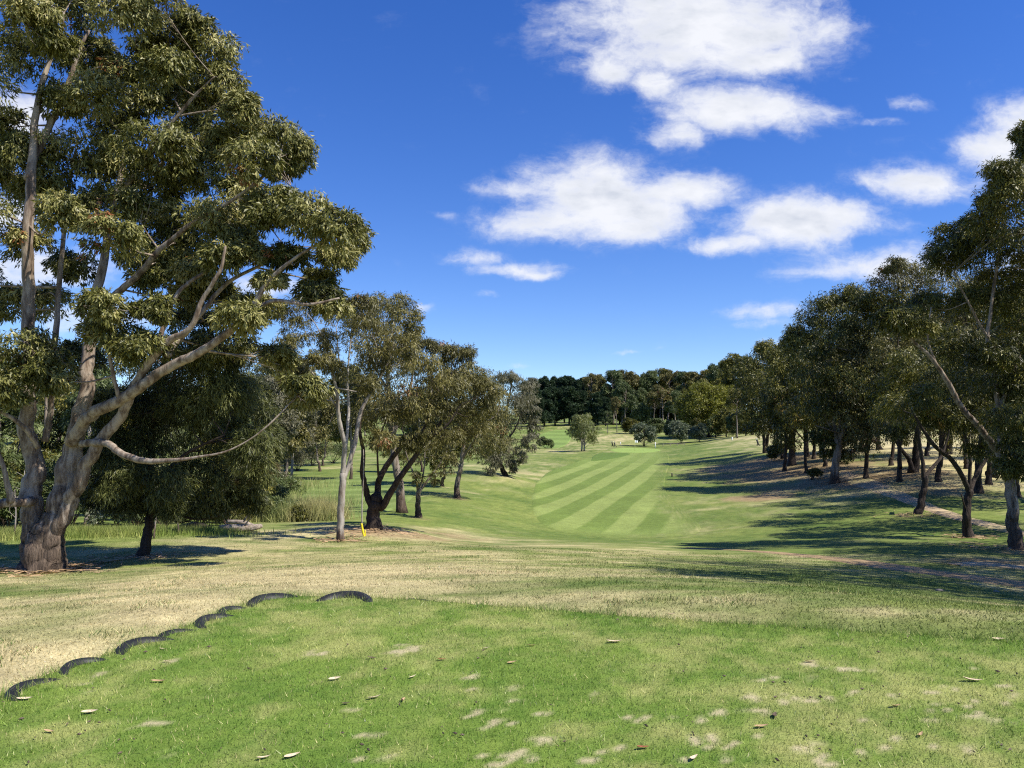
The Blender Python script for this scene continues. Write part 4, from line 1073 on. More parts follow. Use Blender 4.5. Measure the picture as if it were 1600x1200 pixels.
hand_tree('twin_trunk_gum_tree', 'black twin trunked gum above the dirt path at the dry field edge', (1427, 738, 62),
          [[(1427, 738, 0, .38), (1430, 715, 0, .34), (1433, 690, 0, .3), (1436, 660, 0, .24), (1434, 600, 0, .16), (1430, 540, 0, .09)], [(1425, 735, -.2, .25), (1420, 718, -.3, .2), (1412, 706, -.4, .17), (1400, 690, -.5, .13), (1385, 665, -.6, .08)]],
          [(1440, 560, 34, 26), (1405, 560, 30, 24), (1470, 560, 34, 26), (1430, 520, 34, 22), (1465, 515, 34, 22), (1500, 520, 34, 24), (1400, 600, 28, 24), (1450, 600, 30, 22), (1385, 645, 22, 16), (1413, 428, 26, 16), (1427, 440, 34, 20), (1395, 416, 14, 12), (1388, 444, 26, 16), (1452, 450, 34, 24), (1470, 480, 30, 22), (1420, 470, 34, 20)],
          M['brown_leaf'], M['bark_dark'], 113, limb_scale=.85, grow=1.24, more=2.0, dthick=1.8, lump=.40, L=.26, Wd=.06, sub=10, per=18, nper=6, droop=.8, twigs=5, spread_d=3.0)
hand_tree('broad_gum_tree', 'broad dark gum with sunlit rounded top and stout grey trunk on the slope', (1304, 755, 64),
          [[(1304, 755, 0, .42), (1305, 730, 0, .36), (1308, 705, 0, .33), (1311, 688, 0, .3)], [(1311, 690, 0, .2), (1322, 660, -.5, .17), (1345, 620, -1, .13), (1370, 570, -1.3, .08), (1385, 520, -1.5, .05)], [(1309, 695, 0, .2), (1303, 650, .5, .17), (1300, 590, .7, .13), (1296, 530, .8, .08), (1300, 490, .8, .05)], [(1310, 690, 0, .18), (1316, 630, .2, .15), (1325, 570, .3, .11), (1330, 500, .3, .06)], [(1306, 680, .3, .12), (1285, 640, .6, .1), (1265, 580, .8, .06)], [(1311, 676, 0, .1), (1296, 672, -1, .07), (1275, 665, -1.5, .04)], [(1318, 668, -.4, .1), (1340, 662, -1.5, .07), (1362, 645, -1.8, .04)]],
          [(1320, 466, 24, 14), (1290, 490, 32, 20), (1262, 512, 28, 20), (1340, 490, 36, 22), (1378, 482, 32, 22), (1252, 545, 24, 28), (1290, 540, 36, 28), (1340, 540, 42, 32), (1392, 530, 34, 30), (1270, 590, 32, 28), (1320, 600, 36, 30), (1370, 588, 36, 30), (1405, 580, 24, 26), (1262, 640, 32, 26), (1305, 648, 36, 26), (1350, 640, 28, 22), (1290, 685, 22, 14), (1325, 690, 22, 16), (1306, 712, 18, 10), (1350, 470, 26, 14), (1300, 475, 18, 12), (1245, 530, 16, 18)],
          M['green_leaf'], M['bark_mid'], 114, limb_scale=.86, grow=1.24, more=2.0, dthick=1.8, lump=.40, L=.28, Wd=.07, sub=12, per=20, nper=6, droop=.8, twigs=5, spread_d=3.0, flare=.35)
hand_tree('thin_gum_tree', 'thin black stemmed young gum just left of the broad gum', (1259, 739, 73),
          [[(1259, 739, 0, .17), (1258, 720, 0, .14), (1257, 690, 0, .13), (1256, 660, 0, .1), (1255, 620, 0, .05)], [(1257, 690, 0, .06), (1245, 675, -.4, .05), (1232, 665, -.7, .03)]],
          [(1255, 630, 22, 24), (1245, 660, 20, 14), (1266, 660, 18, 14), (1250, 600, 20, 20), (1235, 640, 16, 16)],
          M['green_leaf'], M['bark_dark'], 115, grow=1.24, more=2.0, dthick=1.8, lump=.40, L=.28, Wd=.07, sub=9, per=16, nper=6, droop=.9, twigs=4, spread_d=1.5)
hand_tree('stout_gum_tree', 'stout black trunked gum second back along the row on the slope', (1238, 727, 82),
          [[(1238, 727, 0, .48), (1238, 705, 0, .42), (1238, 680, 0, .38), (1239, 640, 0, .26), (1244, 580, 0, .14)], [(1239, 660, 0, .2), (1262, 620, 0, .13), (1275, 580, 0, .07)]],
          [(1250, 560, 28, 22), (1230, 595, 28, 30), (1258, 600, 32, 28), (1235, 645, 28, 22), (1265, 645, 26, 20), (1282, 620, 24, 24), (1215, 630, 20, 22), (1225, 565, 22, 18), (1240, 540, 20, 14)],
          M['green_leaf'], M['bark_dark'], 116, limb_scale=.8, grow=1.24, more=2.0, dthick=1.8, lump=.40, L=.32, Wd=.09, sub=11, per=18, nper=6, droop=.8, twigs=4, spread_d=3.0)
hand_tree('clump_gum_tree', 'close clump of thin black gum stems at the end of the row', (1224, 717, 92),
          [[(1228, 718, 0, .16), (1227, 695, 0, .14), (1226, 650, 0, .1), (1224, 610, 0, .05)], [(1221, 717, .5, .15), (1220, 695, .5, .13), (1218, 650, .5, .1), (1215, 610, .5, .05)], [(1215, 712, 1, .15), (1214, 690, 1, .13), (1212, 650, 1, .1), (1208, 610, 1, .05)]],
          [(1218, 650, 22, 20), (1225, 620, 22, 22), (1205, 620, 22, 24), (1215, 590, 24, 20), (1235, 610, 18, 20), (1208, 706, 9, 8, -1)],
          M['green_leaf'], M['bark_dark'], 117, grow=1.24, more=2.0, dthick=1.8, lump=.40, L=.32, Wd=.09, sub=10, per=16, nper=6, droop=.8, twigs=3, spread_d=2.0)
hand_tree('paired_gum_tree', 'dark gum on paired trunks farthest along the row beside the golf trolley', (1196, 708, 105),
          [[(1196, 708, 0, .26), (1195, 690, 0, .22), (1192, 660, 0, .19), (1186, 610, 0, .1)], [(1197, 707, .4, .24), (1200, 685, .4, .2), (1204, 660, .4, .17), (1212, 610, .4, .1)]],
          [(1190, 570, 26, 20), (1213, 560, 22, 20), (1174, 598, 22, 22), (1200, 608, 30, 26), (1224, 598, 24, 24), (1190, 648, 26, 22), (1172, 638, 18, 22), (1165, 577, 18, 17), (1180, 670, 16, 14), (1205, 660, 18, 16), (1200, 545, 16, 10)],
          M['green_leaf'], M['bark_dark'], 118, grow=1.24, more=2.0, dthick=1.8, lump=.40, L=.36, Wd=.11, sub=11, per=18, nper=6, droop=.75, twigs=3, spread_d=3.0)
# fillers of the right hand grove, seen between the others
hand_tree('grove_gum_tree', 'dusky gum in the grove behind the forked gum', (1530, 770, 50),
          [[(1527, 778, 0, .26), (1529, 740, 0, .22), (1534, 690, 0, .18), (1536, 620, 0, .12), (1530, 550, 0, .07)], [(1531, 715, 0, .1), (1550, 670, 0, .07), (1565, 620, 0, .04)]],
          [(1530, 560, 36, 28), (1560, 590, 34, 28), (1500, 590, 32, 26), (1540, 630, 34, 26), (1575, 640, 28, 28), (1510, 500, 34, 26), (1545, 515, 34, 26), (1580, 540, 32, 28), (1480, 540, 32, 24), (1465, 570, 26, 20), (1560, 700, 26, 18), (1500, 460, 34, 22), (1540, 450, 34, 24), (1580, 470, 32, 24)],
          M['brown_leaf'], M['bark_dark'], 119, grow=1.24, more=2.0, dthick=1.8, lump=.40, L=.24, Wd=.055, sub=10, per=18, nper=6, droop=.8, twigs=5, spread_d=3.0)
hand_tree('hillside_gum_tree', 'dark gum standing on the dry field edge behind the crooked gum', (1375, 702, 92),
          [[(1372, 702, 0, .3), (1372, 680, 0, .26), (1374, 640, 0, .2), (1378, 580, 0, .1)], [(1373, 680, 0, .13), (1362, 660, 0, .1), (1352, 630, 0, .06)], [(1373, 670, 0, .12), (1390, 640, 0, .08), (1400, 610, 0, .05)]],
          [(1360, 610, 26, 20), (1390, 610, 24, 20), (1375, 580, 28, 20), (1350, 640, 18, 16), (1400, 640, 18, 16), (1378, 640, 22, 16), (1340, 600, 20, 18), (1365, 668, 14, 10)],
          M['green_leaf'], M['bark_dark'], 120, grow=1.24, more=2.0, dthick=1.8, lump=.40, L=.32, Wd=.09, sub=9, per=16, nper=6, droop=.85, twigs=4, spread_d=3.0)
hand_tree('grove_gum_tree', 'shaded gum in the middle of the grove above the bright path', (1482, 722, 80),
          [[(1482, 722, 0, .3), (1483, 690, 0, .26), (1480, 640, 0, .2), (1478, 560, 0, .1)], [(1482, 680, 0, .14), (1500, 640, 0, .1), (1512, 590, 0, .05)]],
          [(1480, 500, 40, 26), (1510, 540, 38, 28), (1450, 530, 36, 26), (1480, 560, 40, 28), (1520, 590, 36, 26), (1460, 590, 36, 26), (1490, 620, 36, 24), (1530, 640, 30, 22), (1500, 670, 30, 14)],
          M['green_leaf'], M['bark_dark'], 121, grow=1.3, more=1.8, dthick=1.7, L=.3, Wd=.08, sub=10, per=16, nper=6, droop=.85, twigs=4, spread_d=3.0)
hand_tree('grove_gum_tree', 'olive gum in the grove just right of the broad gum', (1346, 706, 90),
          [[(1346, 706, 0, .3), (1347, 680, 0, .26), (1350, 630, 0, .2), (1355, 560, 0, .1)], [(1347, 670, 0, .14), (1368, 640, 0, .1), (1385, 590, 0, .05)]],
          [(1350, 520, 36, 24), (1385, 530, 36, 26), (1330, 560, 36, 26), (1370, 570, 38, 26), (1410, 560, 34, 24), (1345, 610, 36, 24), (1385, 620, 36, 24), (1360, 650, 34, 16), (1415, 610, 30, 22), (1400, 500, 36, 22)],
          M['brown_leaf'], M['bark_dark'], 122, grow=1.3, more=1.8, dthick=1.7, L=.32, Wd=.085, sub=10, per=16, nper=6, droop=.85, twigs=4, spread_d=3.0)
# unseen gums right of the frame; the last ones are added to shade the bank
for i, (X_, d, s, lab) in enumerate([(16.5, 12, 1.25, 'tall gum beyond the right edge whose shade crosses the vehicle track'), (23.5, 19, 1.3, 'tall gum standing right of the leaning pale gum'), (22, 12, 1.3, 'tall gum farthest out beyond the right edge'), (27.5, 33, 1.25, 'tall unseen gum added beyond the right edge to shade the path'), (34, 44, 1.3, 'tall unseen gum added beyond the right edge to shade the upper path'), (25.5, 25, 1.15, 'leafy unseen gum added outside the frame just right of the leaning pale gum')]):
    px = 800 + X_ / d * 1200
    q = on_ground(px, d)
    ppm = 1200 / d * s
    by_ = 660 + (1.65 - q[2]) / d * 1200
    bl = [(px + a * ppm, by_ - b * ppm, r * ppm, r * .75 * ppm) for a, b, r in [(-3, 7, 1.5), (-1.2, 8.5, 1.6), (.8, 9.2, 1.6), (2.6, 7.6, 1.5), (0, 6.8, 1.6), (-2, 10.2, 1.4), (.4, 11, 1.4), (-3.6, 8.8, 1.1), (2.4, 9.8, 1.2), (-1, 5.6, 1.1), (-4.0, 7.4, 1.2), (-2.2, 6.6, 1.4), (1.4, 10.2, 1.4), (-.6, 9.4, 1.6), (3.2, 9, 1.2)]]
    lm = [[(px, by_, 0, .3), (px - .1 * ppm, by_ - 1.5 * ppm, 0, .26), (px - .2 * ppm, by_ - 3.5 * ppm, 0, .22), (px - .5 * ppm, by_ - 7 * ppm, 0, .12), (px - .2 * ppm, by_ - 10 * ppm, 0, .05)], [(px - .2 * ppm, by_ - 3.2 * ppm, 0, .14), (px - 1.6 * ppm, by_ - 5.5 * ppm, -.5, .1), (px - 3 * ppm, by_ - 7 * ppm, -.8, .05)], [(px - .2 * ppm, by_ - 3.8 * ppm, 0, .13), (px + 1.2 * ppm, by_ - 5.5 * ppm, .5, .1), (px + 2.5 * ppm, by_ - 7.6 * ppm, .8, .05)]]
    hand_tree('unseen_shade_gum_tree', lab, (px, by_, d), lm, bl, M['green_leaf'], M['bark_mid'], 130 + i, L=.28, Wd=.11, sub=9, per=13, nper=4, spread_d=2.6, twigs=2, dthick=1.4)


ADDED_GUMS = [(1405, 760, 58, 500, 44), (1510, 738, 64, 480, 46), (1545, 770, 54, 470, 50), (1640, 770, 54, 420, 60), (1590, 722, 72, 470, 46), (1660, 800, 42, 400, 70), (1352, 742, 63, 500, 42), (1226, 740, 78, 560, 30), (1272, 716, 86, 530, 32), (1210, 705, 112, 560, 26), (1312, 708, 95, 500, 34), (1560, 705, 88, 480, 40), (1282, 700, 96, 520, 30), (1262, 708, 90, 545, 26), (1332, 716, 80, 505, 36), (1290, 728, 76, 560, 28), (1392, 728, 70, 520, 38), (1448, 716, 78, 500, 38), (1466, 752, 56, 500, 46), (1555, 745, 58, 470, 50), (1590, 770, 48, 460, 50)]  # gums added in and beside the grove to cast more shade on the bank
ADDED_LABELS = ['added leafy gum shading the top of the dirt path', 'added leafy gum deep in the grove above the dirt path', 'added leafy gum behind the V of the forked gum', 'added tall gum just beyond the right frame edge above the path', 'added leafy gum near the dry field behind the forked gum', 'added big gum just outside the right edge behind the leaning pale gum', 'added leafy gum overlapping the right half of the broad gum', 'added low branched gum in front of the stem clump', 'added leafy gum overlapping the left half of the broad gum', 'added gum filling the back of the paired gum', 'added tall gum whose top joins the broad gum crown', 'added gum at the dry field edge right of the twin trunked gum', 'slim gum half hidden behind the broad gum', 'added slim gum between the stout gum and the thin gum', 'added shaded gum close behind the right side of the broad gum', 'added young gum in front of the stout gum', 'added dim gum left of the twin trunked gum', 'added dim gum right of the twin trunked gum', 'added gum in deep shade between crooked gum and forked gum', 'added gum in deep shade right of the forked gum', 'added gum in deep shade behind the leaning pale gum']
# --- thicket behind the big gum
def thicket(px, d, ytop, ybot, half, lab, leaf, bark, seed, name='thicket_gum_tree', trunk_r=.1, n=9, L=.2, Wd=.05, dthick=.9):
    rg = np.random.default_rng(seed)
    q = on_ground(px, d); by_ = 660 + (1.65 - q[2]) / d * 1200
    bl = []
    for k_ in range(n):
        t = (k_ + .5) / n; yy = ytop + (ybot - ytop) * t
        wv = half * (0.55 + .6 * math.sin(math.pi * min(1, t * .85 + .12)))
        bl.append((px + rg.uniform(-1, 1) * wv * .8, yy, half * rg.uniform(.42, .62), (ybot - ytop) / n * rg.uniform(1.0, 1.5)))
    lean = rg.uniform(-.25, .25) * half
    lm = [[(px, by_, 0, trunk_r * 1.3), (px + lean * .2, by_ * .7 + ybot * .3, 0, trunk_r * 1.1), (px + lean * .5, (ybot + by_) / 2, 0, trunk_r), (px + lean, (ytop + ybot) / 2, 0, trunk_r * .6), (px + lean * 1.2, ytop + 8, 0, .02)],
          [(px + lean * .5, (ybot * .7 + by_ * .3), 0, trunk_r * .6), (px + half * .5, (ytop + 2 * ybot) / 3, .4, trunk_r * .35), (px + half * .7, (ytop + ybot) / 2, .6, .02)]]
    hand_tree(name, lab, (px, by_, d), lm, bl, leaf, bark, seed, grow=1.35, more=1.9, dthick=dthick, L=L, Wd=Wd, sub=9, per=15, nper=6, spread_d=1.6, twigs=4, sides=8)


for i, (px, by_, d, yt, h_) in enumerate(ADDED_GUMS):
    thicket(px, d, yt, by_ - 42 if d > 60 else by_ - 75, h_, ADDED_LABELS[i], M['green_leaf' if i % 3 else 'brown_leaf'], M['bark_dark'], 330 + i, 'grove_gum_tree', .16, 9, .3 if d > 60 else .22, .08 if d > 60 else .055, 1.5)
TH = [(-70, 33, 520, 760, 60, 'leafy gum behind the big trunk at the far left edge', 'green_leaf', 'bark_mid'), (5, 34, 560, 780, 44, 'mid green gum left of the big trunk', 'bush_leaf', 'bark_mid'),
      (134, 31, 560, 760, 34, 'slender white stemmed gum right of the big trunk', 'bush_leaf', 'bark_pale'), (75, 38, 540, 740, 46, 'olive gum directly behind the fork of the big trunk', 'green_leaf', 'bark_mid'),
      (185, 40, 545, 760, 46, 'shaded gum left behind the dark feathery tree', 'green_leaf', 'bark_dark'), (285, 42, 560, 770, 56, 'dark gum hidden behind the feathery tree', 'dark_leaf', 'bark_dark'),
      (368, 40, 580, 770, 44, 'drooping gum at the right of the feathery tree', 'green_leaf', 'bark_mid'), (418, 58, 600, 720, 36, 'grey green gum above the tussock grass', 'grey_leaf', 'bark_pale'),
      (455, 75, 590, 700, 34, 'pale gum beyond the tussock grass by the lower fairway', 'grey_leaf', 'bark_pale'), (505, 95, 610, 690, 34, 'far bronze gum seen between slim and dark gums', 'brown_leaf', 'bark_mid'), (420, 95, 560, 690, 40, 'tall dull gum far behind the tussock grass', 'green_leaf', 'bark_mid'),
      (445, 66, 560, 700, 40, 'greyish gum standing between feathery tree and slim gum', 'brown_leaf', 'bark_mid'), (500, 84, 560, 690, 42, 'bronze gum close behind the left of the slim gum', 'brown_leaf', 'bark_mid'), (548, 70, 580, 680, 30, 'dull gum glimpsed between slim gum and dark gum', 'green_leaf', 'bark_mid'), (660, 80, 600, 700, 36, 'olive gum in the distance behind the dark gum', 'brown_leaf', 'bark_mid'), (690, 62, 590, 720, 34, 'green gum behind the crown of the dark gum', 'green_leaf', 'bark_mid')]
for i, (px, d, a, b, h_, lab, lf, bk) in enumerate(TH):
    thicket(px, d, a, b, h_, lab, M[lf], M[bk], 300 + i, n=11, L=.2 if d < 50 else .3, Wd=.05 if d < 50 else .09, trunk_r=.11)


def bush(px, d, w, h_, lab, leaf, seed, L=.14, Wd=.05, group=None, name='bush', sub=8, per=14):
    """low shrub with several stems; w and h in metres"""
    rg = np.random.default_rng(seed)
    B = on_ground(px, d)
    root = thing(name, lab, 'bush', B, group)
    BL = []
    for k_ in range(max(4, int(3 + w * 2))):
        a = rg.uniform(0, 2 * np.pi); rr = math.sqrt(rg.random()) * w * .38
        hz = h_ * rg.uniform(.35, .78) * (1 - .35 * (rr / (w * .4)) ** 2)
        BL.append((B + np.array([math.cos(a) * rr, math.sin(a) * rr * .8, hz]), np.array([w * .2, w * .2, h_ * .24]) * rg.uniform(.8, 1.25)))
    C, O, T, R = blob_sprays(BL, rg, sub, per, .3, .5)
    link('crown', leaf_mesh('crown', C, O, R, 6, L, Wd, .35, T, leaf, rg, B), root)
    mb = MB()
    for c, r in BL:
        s = spline(np.vstack([B + np.array([rg.normal(0, .06), rg.normal(0, .06), -.05]), (B + c) / 2 + rg.normal(0, .08, 3), c]), 4)
        mb.tube(s, np.linspace(.03, .01, len(s)), 5, 0, rg, False)
    o = link('stems', mb.mesh('stems', M['bark_mid'], B), root); o['kind'] = 'stuff'
    return root


BU = [(418, 35, 2.0, 1.2, 'low green shrub at the left end of the tussock grass', 'bush_leaf'), (446, 36.5, 1.8, 1.1, 'low green shrub among the tussock grass', 'bush_leaf'), (474, 34.2, 1.5, .75, 'dark low shrub at the foot of the tussock grass', 'green_leaf'), (440, 50, 3.2, 2.0, 'rounded green shrub on the bank above the tussock grass', 'bush_leaf'), (425, 62, 3.6, 2.6, 'grey shrub low on the bank behind the tussock grass', 'grey_leaf'), (448, 78, 4.4, 3.0, 'tan green shrub at the upper left of the lower fairway', 'grey_leaf'), (488, 96, 5.5, 3.2, 'wide dull shrub just left of the slim gum stems', 'brown_leaf'), (520, 100, 5, 3, 'wide dull shrub just right of the slim gum stems', 'bush_leaf'), (615, 96, 5, 3, 'rounded shrub seen under the dark gum branches', 'green_leaf'), (-20, 32, 4.2, 3.6, 'tall leafy shrub at the left frame edge under the big gum', 'green_leaf'), (40, 31, 3.0, 2.8, 'tall dark shrub closest on the left of the big trunk', 'green_leaf'), (150, 33, 3.8, 3.8, 'tall shrub seen right beside the white stem', 'green_leaf'), (95, 33, 3.4, 3.2, 'leafy shrub seen through the fork low down', 'bush_leaf'), (215, 33, 3.2, 2.8, 'dark leafy shrub left of the black trunk', 'green_leaf'), (285, 35, 3.6, 3.0, 'dark leafy shrub right of the black trunk', 'green_leaf'), (380, 42, 3.2, 2.4, 'dull shrub behind the tussock grass', 'bush_leaf'), (350, 34, 2.6, 2.2, 'dark shrub behind the dark log', 'green_leaf'),
      (10, 29, 2.6, 2.4, 'leafy shrub left of the big trunk behind the long grass', 'bush_leaf'), (-60, 28, 2.6, 2.2, 'broad shrub at the far left behind the long grass', 'bush_leaf'), (110, 30, 2.2, 2.6, 'shrub between the big trunk and the white stem', 'bush_leaf'), (180, 30, 2.2, 1.9, 'pale flowering shrub left of the black trunk', 'olive_leaf'),
      (258, 31, 2.2, 2.0, 'green shrub right of the black trunk', 'bush_leaf'), (310, 32, 2.4, 2.0, 'dark shrub above the fallen logs', 'green_leaf'), (360, 32, 1.8, 1.3, 'reddish brown low shrub behind the pale log', 'brown_leaf'), (400, 37, 2.4, 1.7, 'yellow green shrub beside the tussock grass', 'bush_leaf'), (60, 36, 3.5, 3.6, 'tall shrub behind the fork of the big trunk', 'bush_leaf'), (230, 37, 3.6, 3.2, 'tall dark shrub behind the black trunk', 'dark_leaf'), (345, 38, 3.0, 2.8, 'tall shrub behind the fallen logs', 'green_leaf'), (430, 44, 2.4, 1.6, 'grassy shrub above the tussock clump', 'bush_leaf'), (400, 55, 3.4, 2.6, 'dull grey shrub on the bank left of the lower fairway', 'grey_leaf'), (465, 85, 5, 3, 'dull shrub at the top of the lower fairway', 'grey_leaf')]
for i, (px, d, w, h_, lab, lf) in enumerate(BU):
    bush(px, d, w, h_, lab, M[lf], 400 + i)

# ------------------------------------------------------------------ far trees: a few kinds, each copied
def local_tree(kind, seed, leaf, bark, H, Wd_, crown_from, L, Wl, nb, sub=9, per=14, nper=5, droop=.6, stems=1):
    """trunk and crown meshes of a tree standing at the origin"""
    rg = np.random.default_rng(seed)
    BL = []; mb = MB()
    tops = []
    for s_ in range(stems):
        lean = rg.normal(0, .05 * H, 2) * (1 if stems == 1 else 1.8)
        tr = H * (.016 if kind != 'pine' else .017) / math.sqrt(stems) + .03
        hs = np.linspace(0, 1, 7)
        pts = np.stack([lean[0] * hs ** 1.4 + rg.normal(0, .006 * H, 7) + (s_ - (stems - 1) / 2) * .4, lean[1] * hs ** 1.4 + rg.normal(0, .006 * H, 7), hs * H * .92 - .2], 1)
        sp_ = spline(pts, 3)
        mb.tube(sp_, tr * (1.25 - np.linspace(0, 1, len(sp_)) * 1.1), 7, .04, rg)
        tops.append(sp_)
    S = np.vstack(tops)
    for k_ in range(nb):
        t = (k_ + rg.random()) / nb
        if kind == 'pine':
            z = H * (crown_from + (1 - crown_from) * t * .95); wr = Wd_ * .5 * (1 - .72 * t ** 1.5)
            r = np.array([1, 1, .7]) * Wd_ * rg.uniform(.17, .24) * (1 - .35 * t)
        elif kind == 'umbrella':
            z = H * (crown_from + (1 - crown_from) * (.25 + .65 * t)); wr = Wd_ * .5 * math.sqrt(max(.05, 1 - (t - .35) ** 2 * 1.6))
            r = np.array([1, 1, .62]) * Wd_ * rg.uniform(.15, .22)
        else:
            z = H * (crown_from + (1 - crown_from) * (.10 + .80 * t)); wr = Wd_ * .5 * math.sin(math.pi * min(1, .22 + .68 * t)) ** .7
            r = np.array([1, 1, .8]) * Wd_ * rg.uniform(.15, .22)
        a = rg.uniform(0, 2 * np.pi); rr = wr * rg.uniform(.45, .85)
        i = int(np.argmin(np.abs(S[:, 2] - z * .9)))
        c = np.array([S[i, 0] + math.cos(a) * rr, S[i, 1] + math.sin(a) * rr, z])
        BL.append((c, r))
        j = int(np.argmin(np.abs(S[:, 2] - (z - .25 * Wd_)))) if kind != 'pine' else i
        s = spline(np.vstack([S[j], (S[j] + c) / 2 + np.array([0, 0, -.02 * H]), c]), 4)
        mb.tube(s, np.linspace(.008 * H, .003 * H, len(s)), 4, 0, rg, False)
    C, O, T, R = blob_sprays(BL, rg, sub, per, .4 if kind != 'pine' else .1, .48)
    return mb.mesh(kind + '_trunk', bark), leaf_mesh(kind + '_crown', C, O, R, nper, L, Wl, droop, T, leaf, rg, np.zeros(3))


def place(meshes, name, lab, cat, px, d, hscale, wscale, rot, group=None, base_py=None):
    B = on_ground(px, d)
    if base_py is not None: B = hit(px, base_py, 100) if base_py > 0 else B
    root = thing(name, lab, cat, B, group)
    root.rotation_euler = (0, 0, rot); root.scale = (wscale, wscale, hscale)
    link('trunk', meshes[0], root); link('crown', meshes[1], root)
    return root


ORD = ['first', 'second', 'third', 'fourth', 'fifth', 'sixth', 'seventh', 'eighth', 'ninth', 'tenth', 'eleventh', 'twelfth', 'thirteenth', 'fourteenth', 'fifteenth', 'sixteenth']
PINE = [local_tree('pine', 500 + i, M['pine_leaf'], M['bark_dark'], 20, 12.5, .18, .95, .32, 30, 9, 14, 5, .1) for i in range(3)]
GUM = [local_tree('umbrella', 510 + i, [M['brown_leaf'], M['green_leaf'], M['bush_leaf'], M['green_leaf']][i], M['bark_mid'], 22, 12, [.42, .45, .30, .5][i], .55, .19, [18, 16, 22, 15][i], 10, 20, 6, .5) for i in range(4)]
ROUND = local_tree('round', 520, M['bright_leaf'], M['bark_dark'], 16, 17, .10, .5, .2, 60, 10, 16, 5, .3)
OLIVE = [local_tree('round', 530 + i, M['olive_leaf'], M['bark_dark'], 6, 7.4, .22, .34, .15, 22, 9, 14, 5, .4, 2) for i in range(2)]
WILLOW = local_tree('round', 540, M['willow_leaf'], M['bark_pale'], 9, 8.4, .2, .5, .09, 26, 8, 13, 5, 1.5, 3)
FARG = [local_tree('round', 550 + i, [M['green_leaf'], M['bush_leaf']][i], M['bark_dark'], 10, 9, .12, .6, .22, 28, 9, 12, 5, .4) for i in range(2)]


def far_tree(meshes, nat_h, name, lab, cat, px, d, top_py, wmul, seed, group=None):
    """scaled so that its top shows at top_py"""
    B = on_ground(px, d)
    top = W(px, top_py, d)[2]
    hs = (top - B[2]) / nat_h
    return place(meshes, name, lab, cat, px, d, hs, hs * wmul, (seed * 2.399) % 6.28, group)


front = [(826, 332, 618, .95), (838, 330, 612, .95), (851, 334, 608, 1), (867, 338, 608, 1.05), (889, 336, 606, 1.15), (908, 338, 612, 1.05), (930, 330, 615, 1.0), (946, 325, 622, .9)]
for i, (px, d, tp, wm) in enumerate(front):
    far_tree(PINE[i % 3], 19.5, 'pine_tree', f'{ORD[i]} pine from the left in the front row of dark far pines', 'pine tree', px, d, tp, wm, i, 'dark pines beyond the far fairway')
back = [(820, 372, 599), (833, 370, 594), (848, 375, 591), (858, 372, 595), (870, 378, 591), (882, 374, 590), (893, 376, 591), (904, 372, 596), (916, 374, 592), (928, 370, 590), (941, 372, 600), (952, 368, 602)]
for i, (px, d, tp) in enumerate(back):
    far_tree(PINE[(i + 1) % 3], 19.5, 'pine_tree', f'{ORD[i]} pine from the left along the skyline of dark far pines', 'pine tree', px, d, tp, .82, i + 20, 'dark pines beyond the far fairway')
gums = [(921, 345, 586, .8), (934, 350, 589, .7), (958, 340, 581, .95), (972, 345, 581, .85), (988, 342, 584, .8), (998, 350, 590, .7), (1017, 340, 582, .9), (1032, 345, 580, .85), (1044, 340, 580, .85), (1055, 345, 586, .7), (1070, 330, 583, .9), (1086, 325, 584, .85), (1101, 320, 582, .9), (1115, 310, 578, .8), (1128, 300, 568, .75), (1145, 290, 567, .8)]
for i, (px, d, tp, wm) in enumerate(gums):
    far_tree(GUM[i % 4], 21, 'skyline_gum_tree', f'{ORD[i]} umbrella crowned gum from the left along the far skyline', 'tree', px, d, tp, wm, i + 3, 'umbrella crowned gums on the skyline')
mid = [(976, 300, 600, 1.0, 2, 'brownish gum with bare pale limbs behind the green'), (964, 262, 622, .62, 0, 'tall single stemmed gum left of the flag'), (949, 258, 643, .75, 2, 'small dark gum just left of the tall single stem'), (1036, 285, 604, 1.0, 0, 'broad brown gum behind the silvery trees'), (1056, 280, 612, .95, 2, 'brown gum left of the round bright green tree'), (1022, 300, 610, .9, 1, 'green brown gum above the first silvery tree'), (1000, 310, 608, .9, 2, 'dusky gum above the flag'), (1160, 235, 560, .95, 1, 'dark gum right behind the round bright green tree'), (1176, 200, 570, .9, 3, 'dark gum at the start of the right hand row'), (1140, 262, 585, .95, 1, 'dark gum directly behind the round bright green tree'), (1090, 290, 596, 1.0, 3, 'dark gum over the top of the round tree'), (1152, 180, 610, .8, 3, 'shadowy gum by the dry strip at the right hand row')]
for i, (px, d, tp, wm, k_, lab) in enumerate(mid):
    far_tree(GUM[k_], 21, 'gum_tree', lab, 'tree', px, d, tp, wm, i + 40)
far_tree(ROUND, 15.2, 'acacia_tree', 'large round bright yellow green tree behind the green', 'tree', 1107, 232, 604, 1.1, 3)
far_tree(OLIVE[0], 5.8, 'silver_leaf_tree', 'silvery round tree with short forked trunk right behind the flag', 'tree', 1006, 200, 664, .98, 1)
far_tree(OLIVE[1], 5.8, 'silver_leaf_tree', 'middle and largest silvery round tree beyond the green', 'tree', 1064, 205, 660, 1.0, 2)
far_tree(OLIVE[0], 5.8, 'silver_leaf_tree', 'small rightmost silvery tree under the round bright tree', 'tree', 1093, 206, 664, .8, 5)
far_tree(WILLOW, 8.8, 'weeping_tree', 'light green weeping tree with white stems left of the green', 'tree', 911, 168, 647, 1.0, 4)
far_tree(FARG[0], 9.6, 'green_bush_tree', 'low dark green tree filling the gap below the skyline gums', 'tree', 986, 255, 654, 1.3, 8)
far_tree(FARG[1], 9.6, 'green_bush_tree', 'bright conical green tree above the first silvery tree', 'tree', 1003, 290, 632, .9, 9)
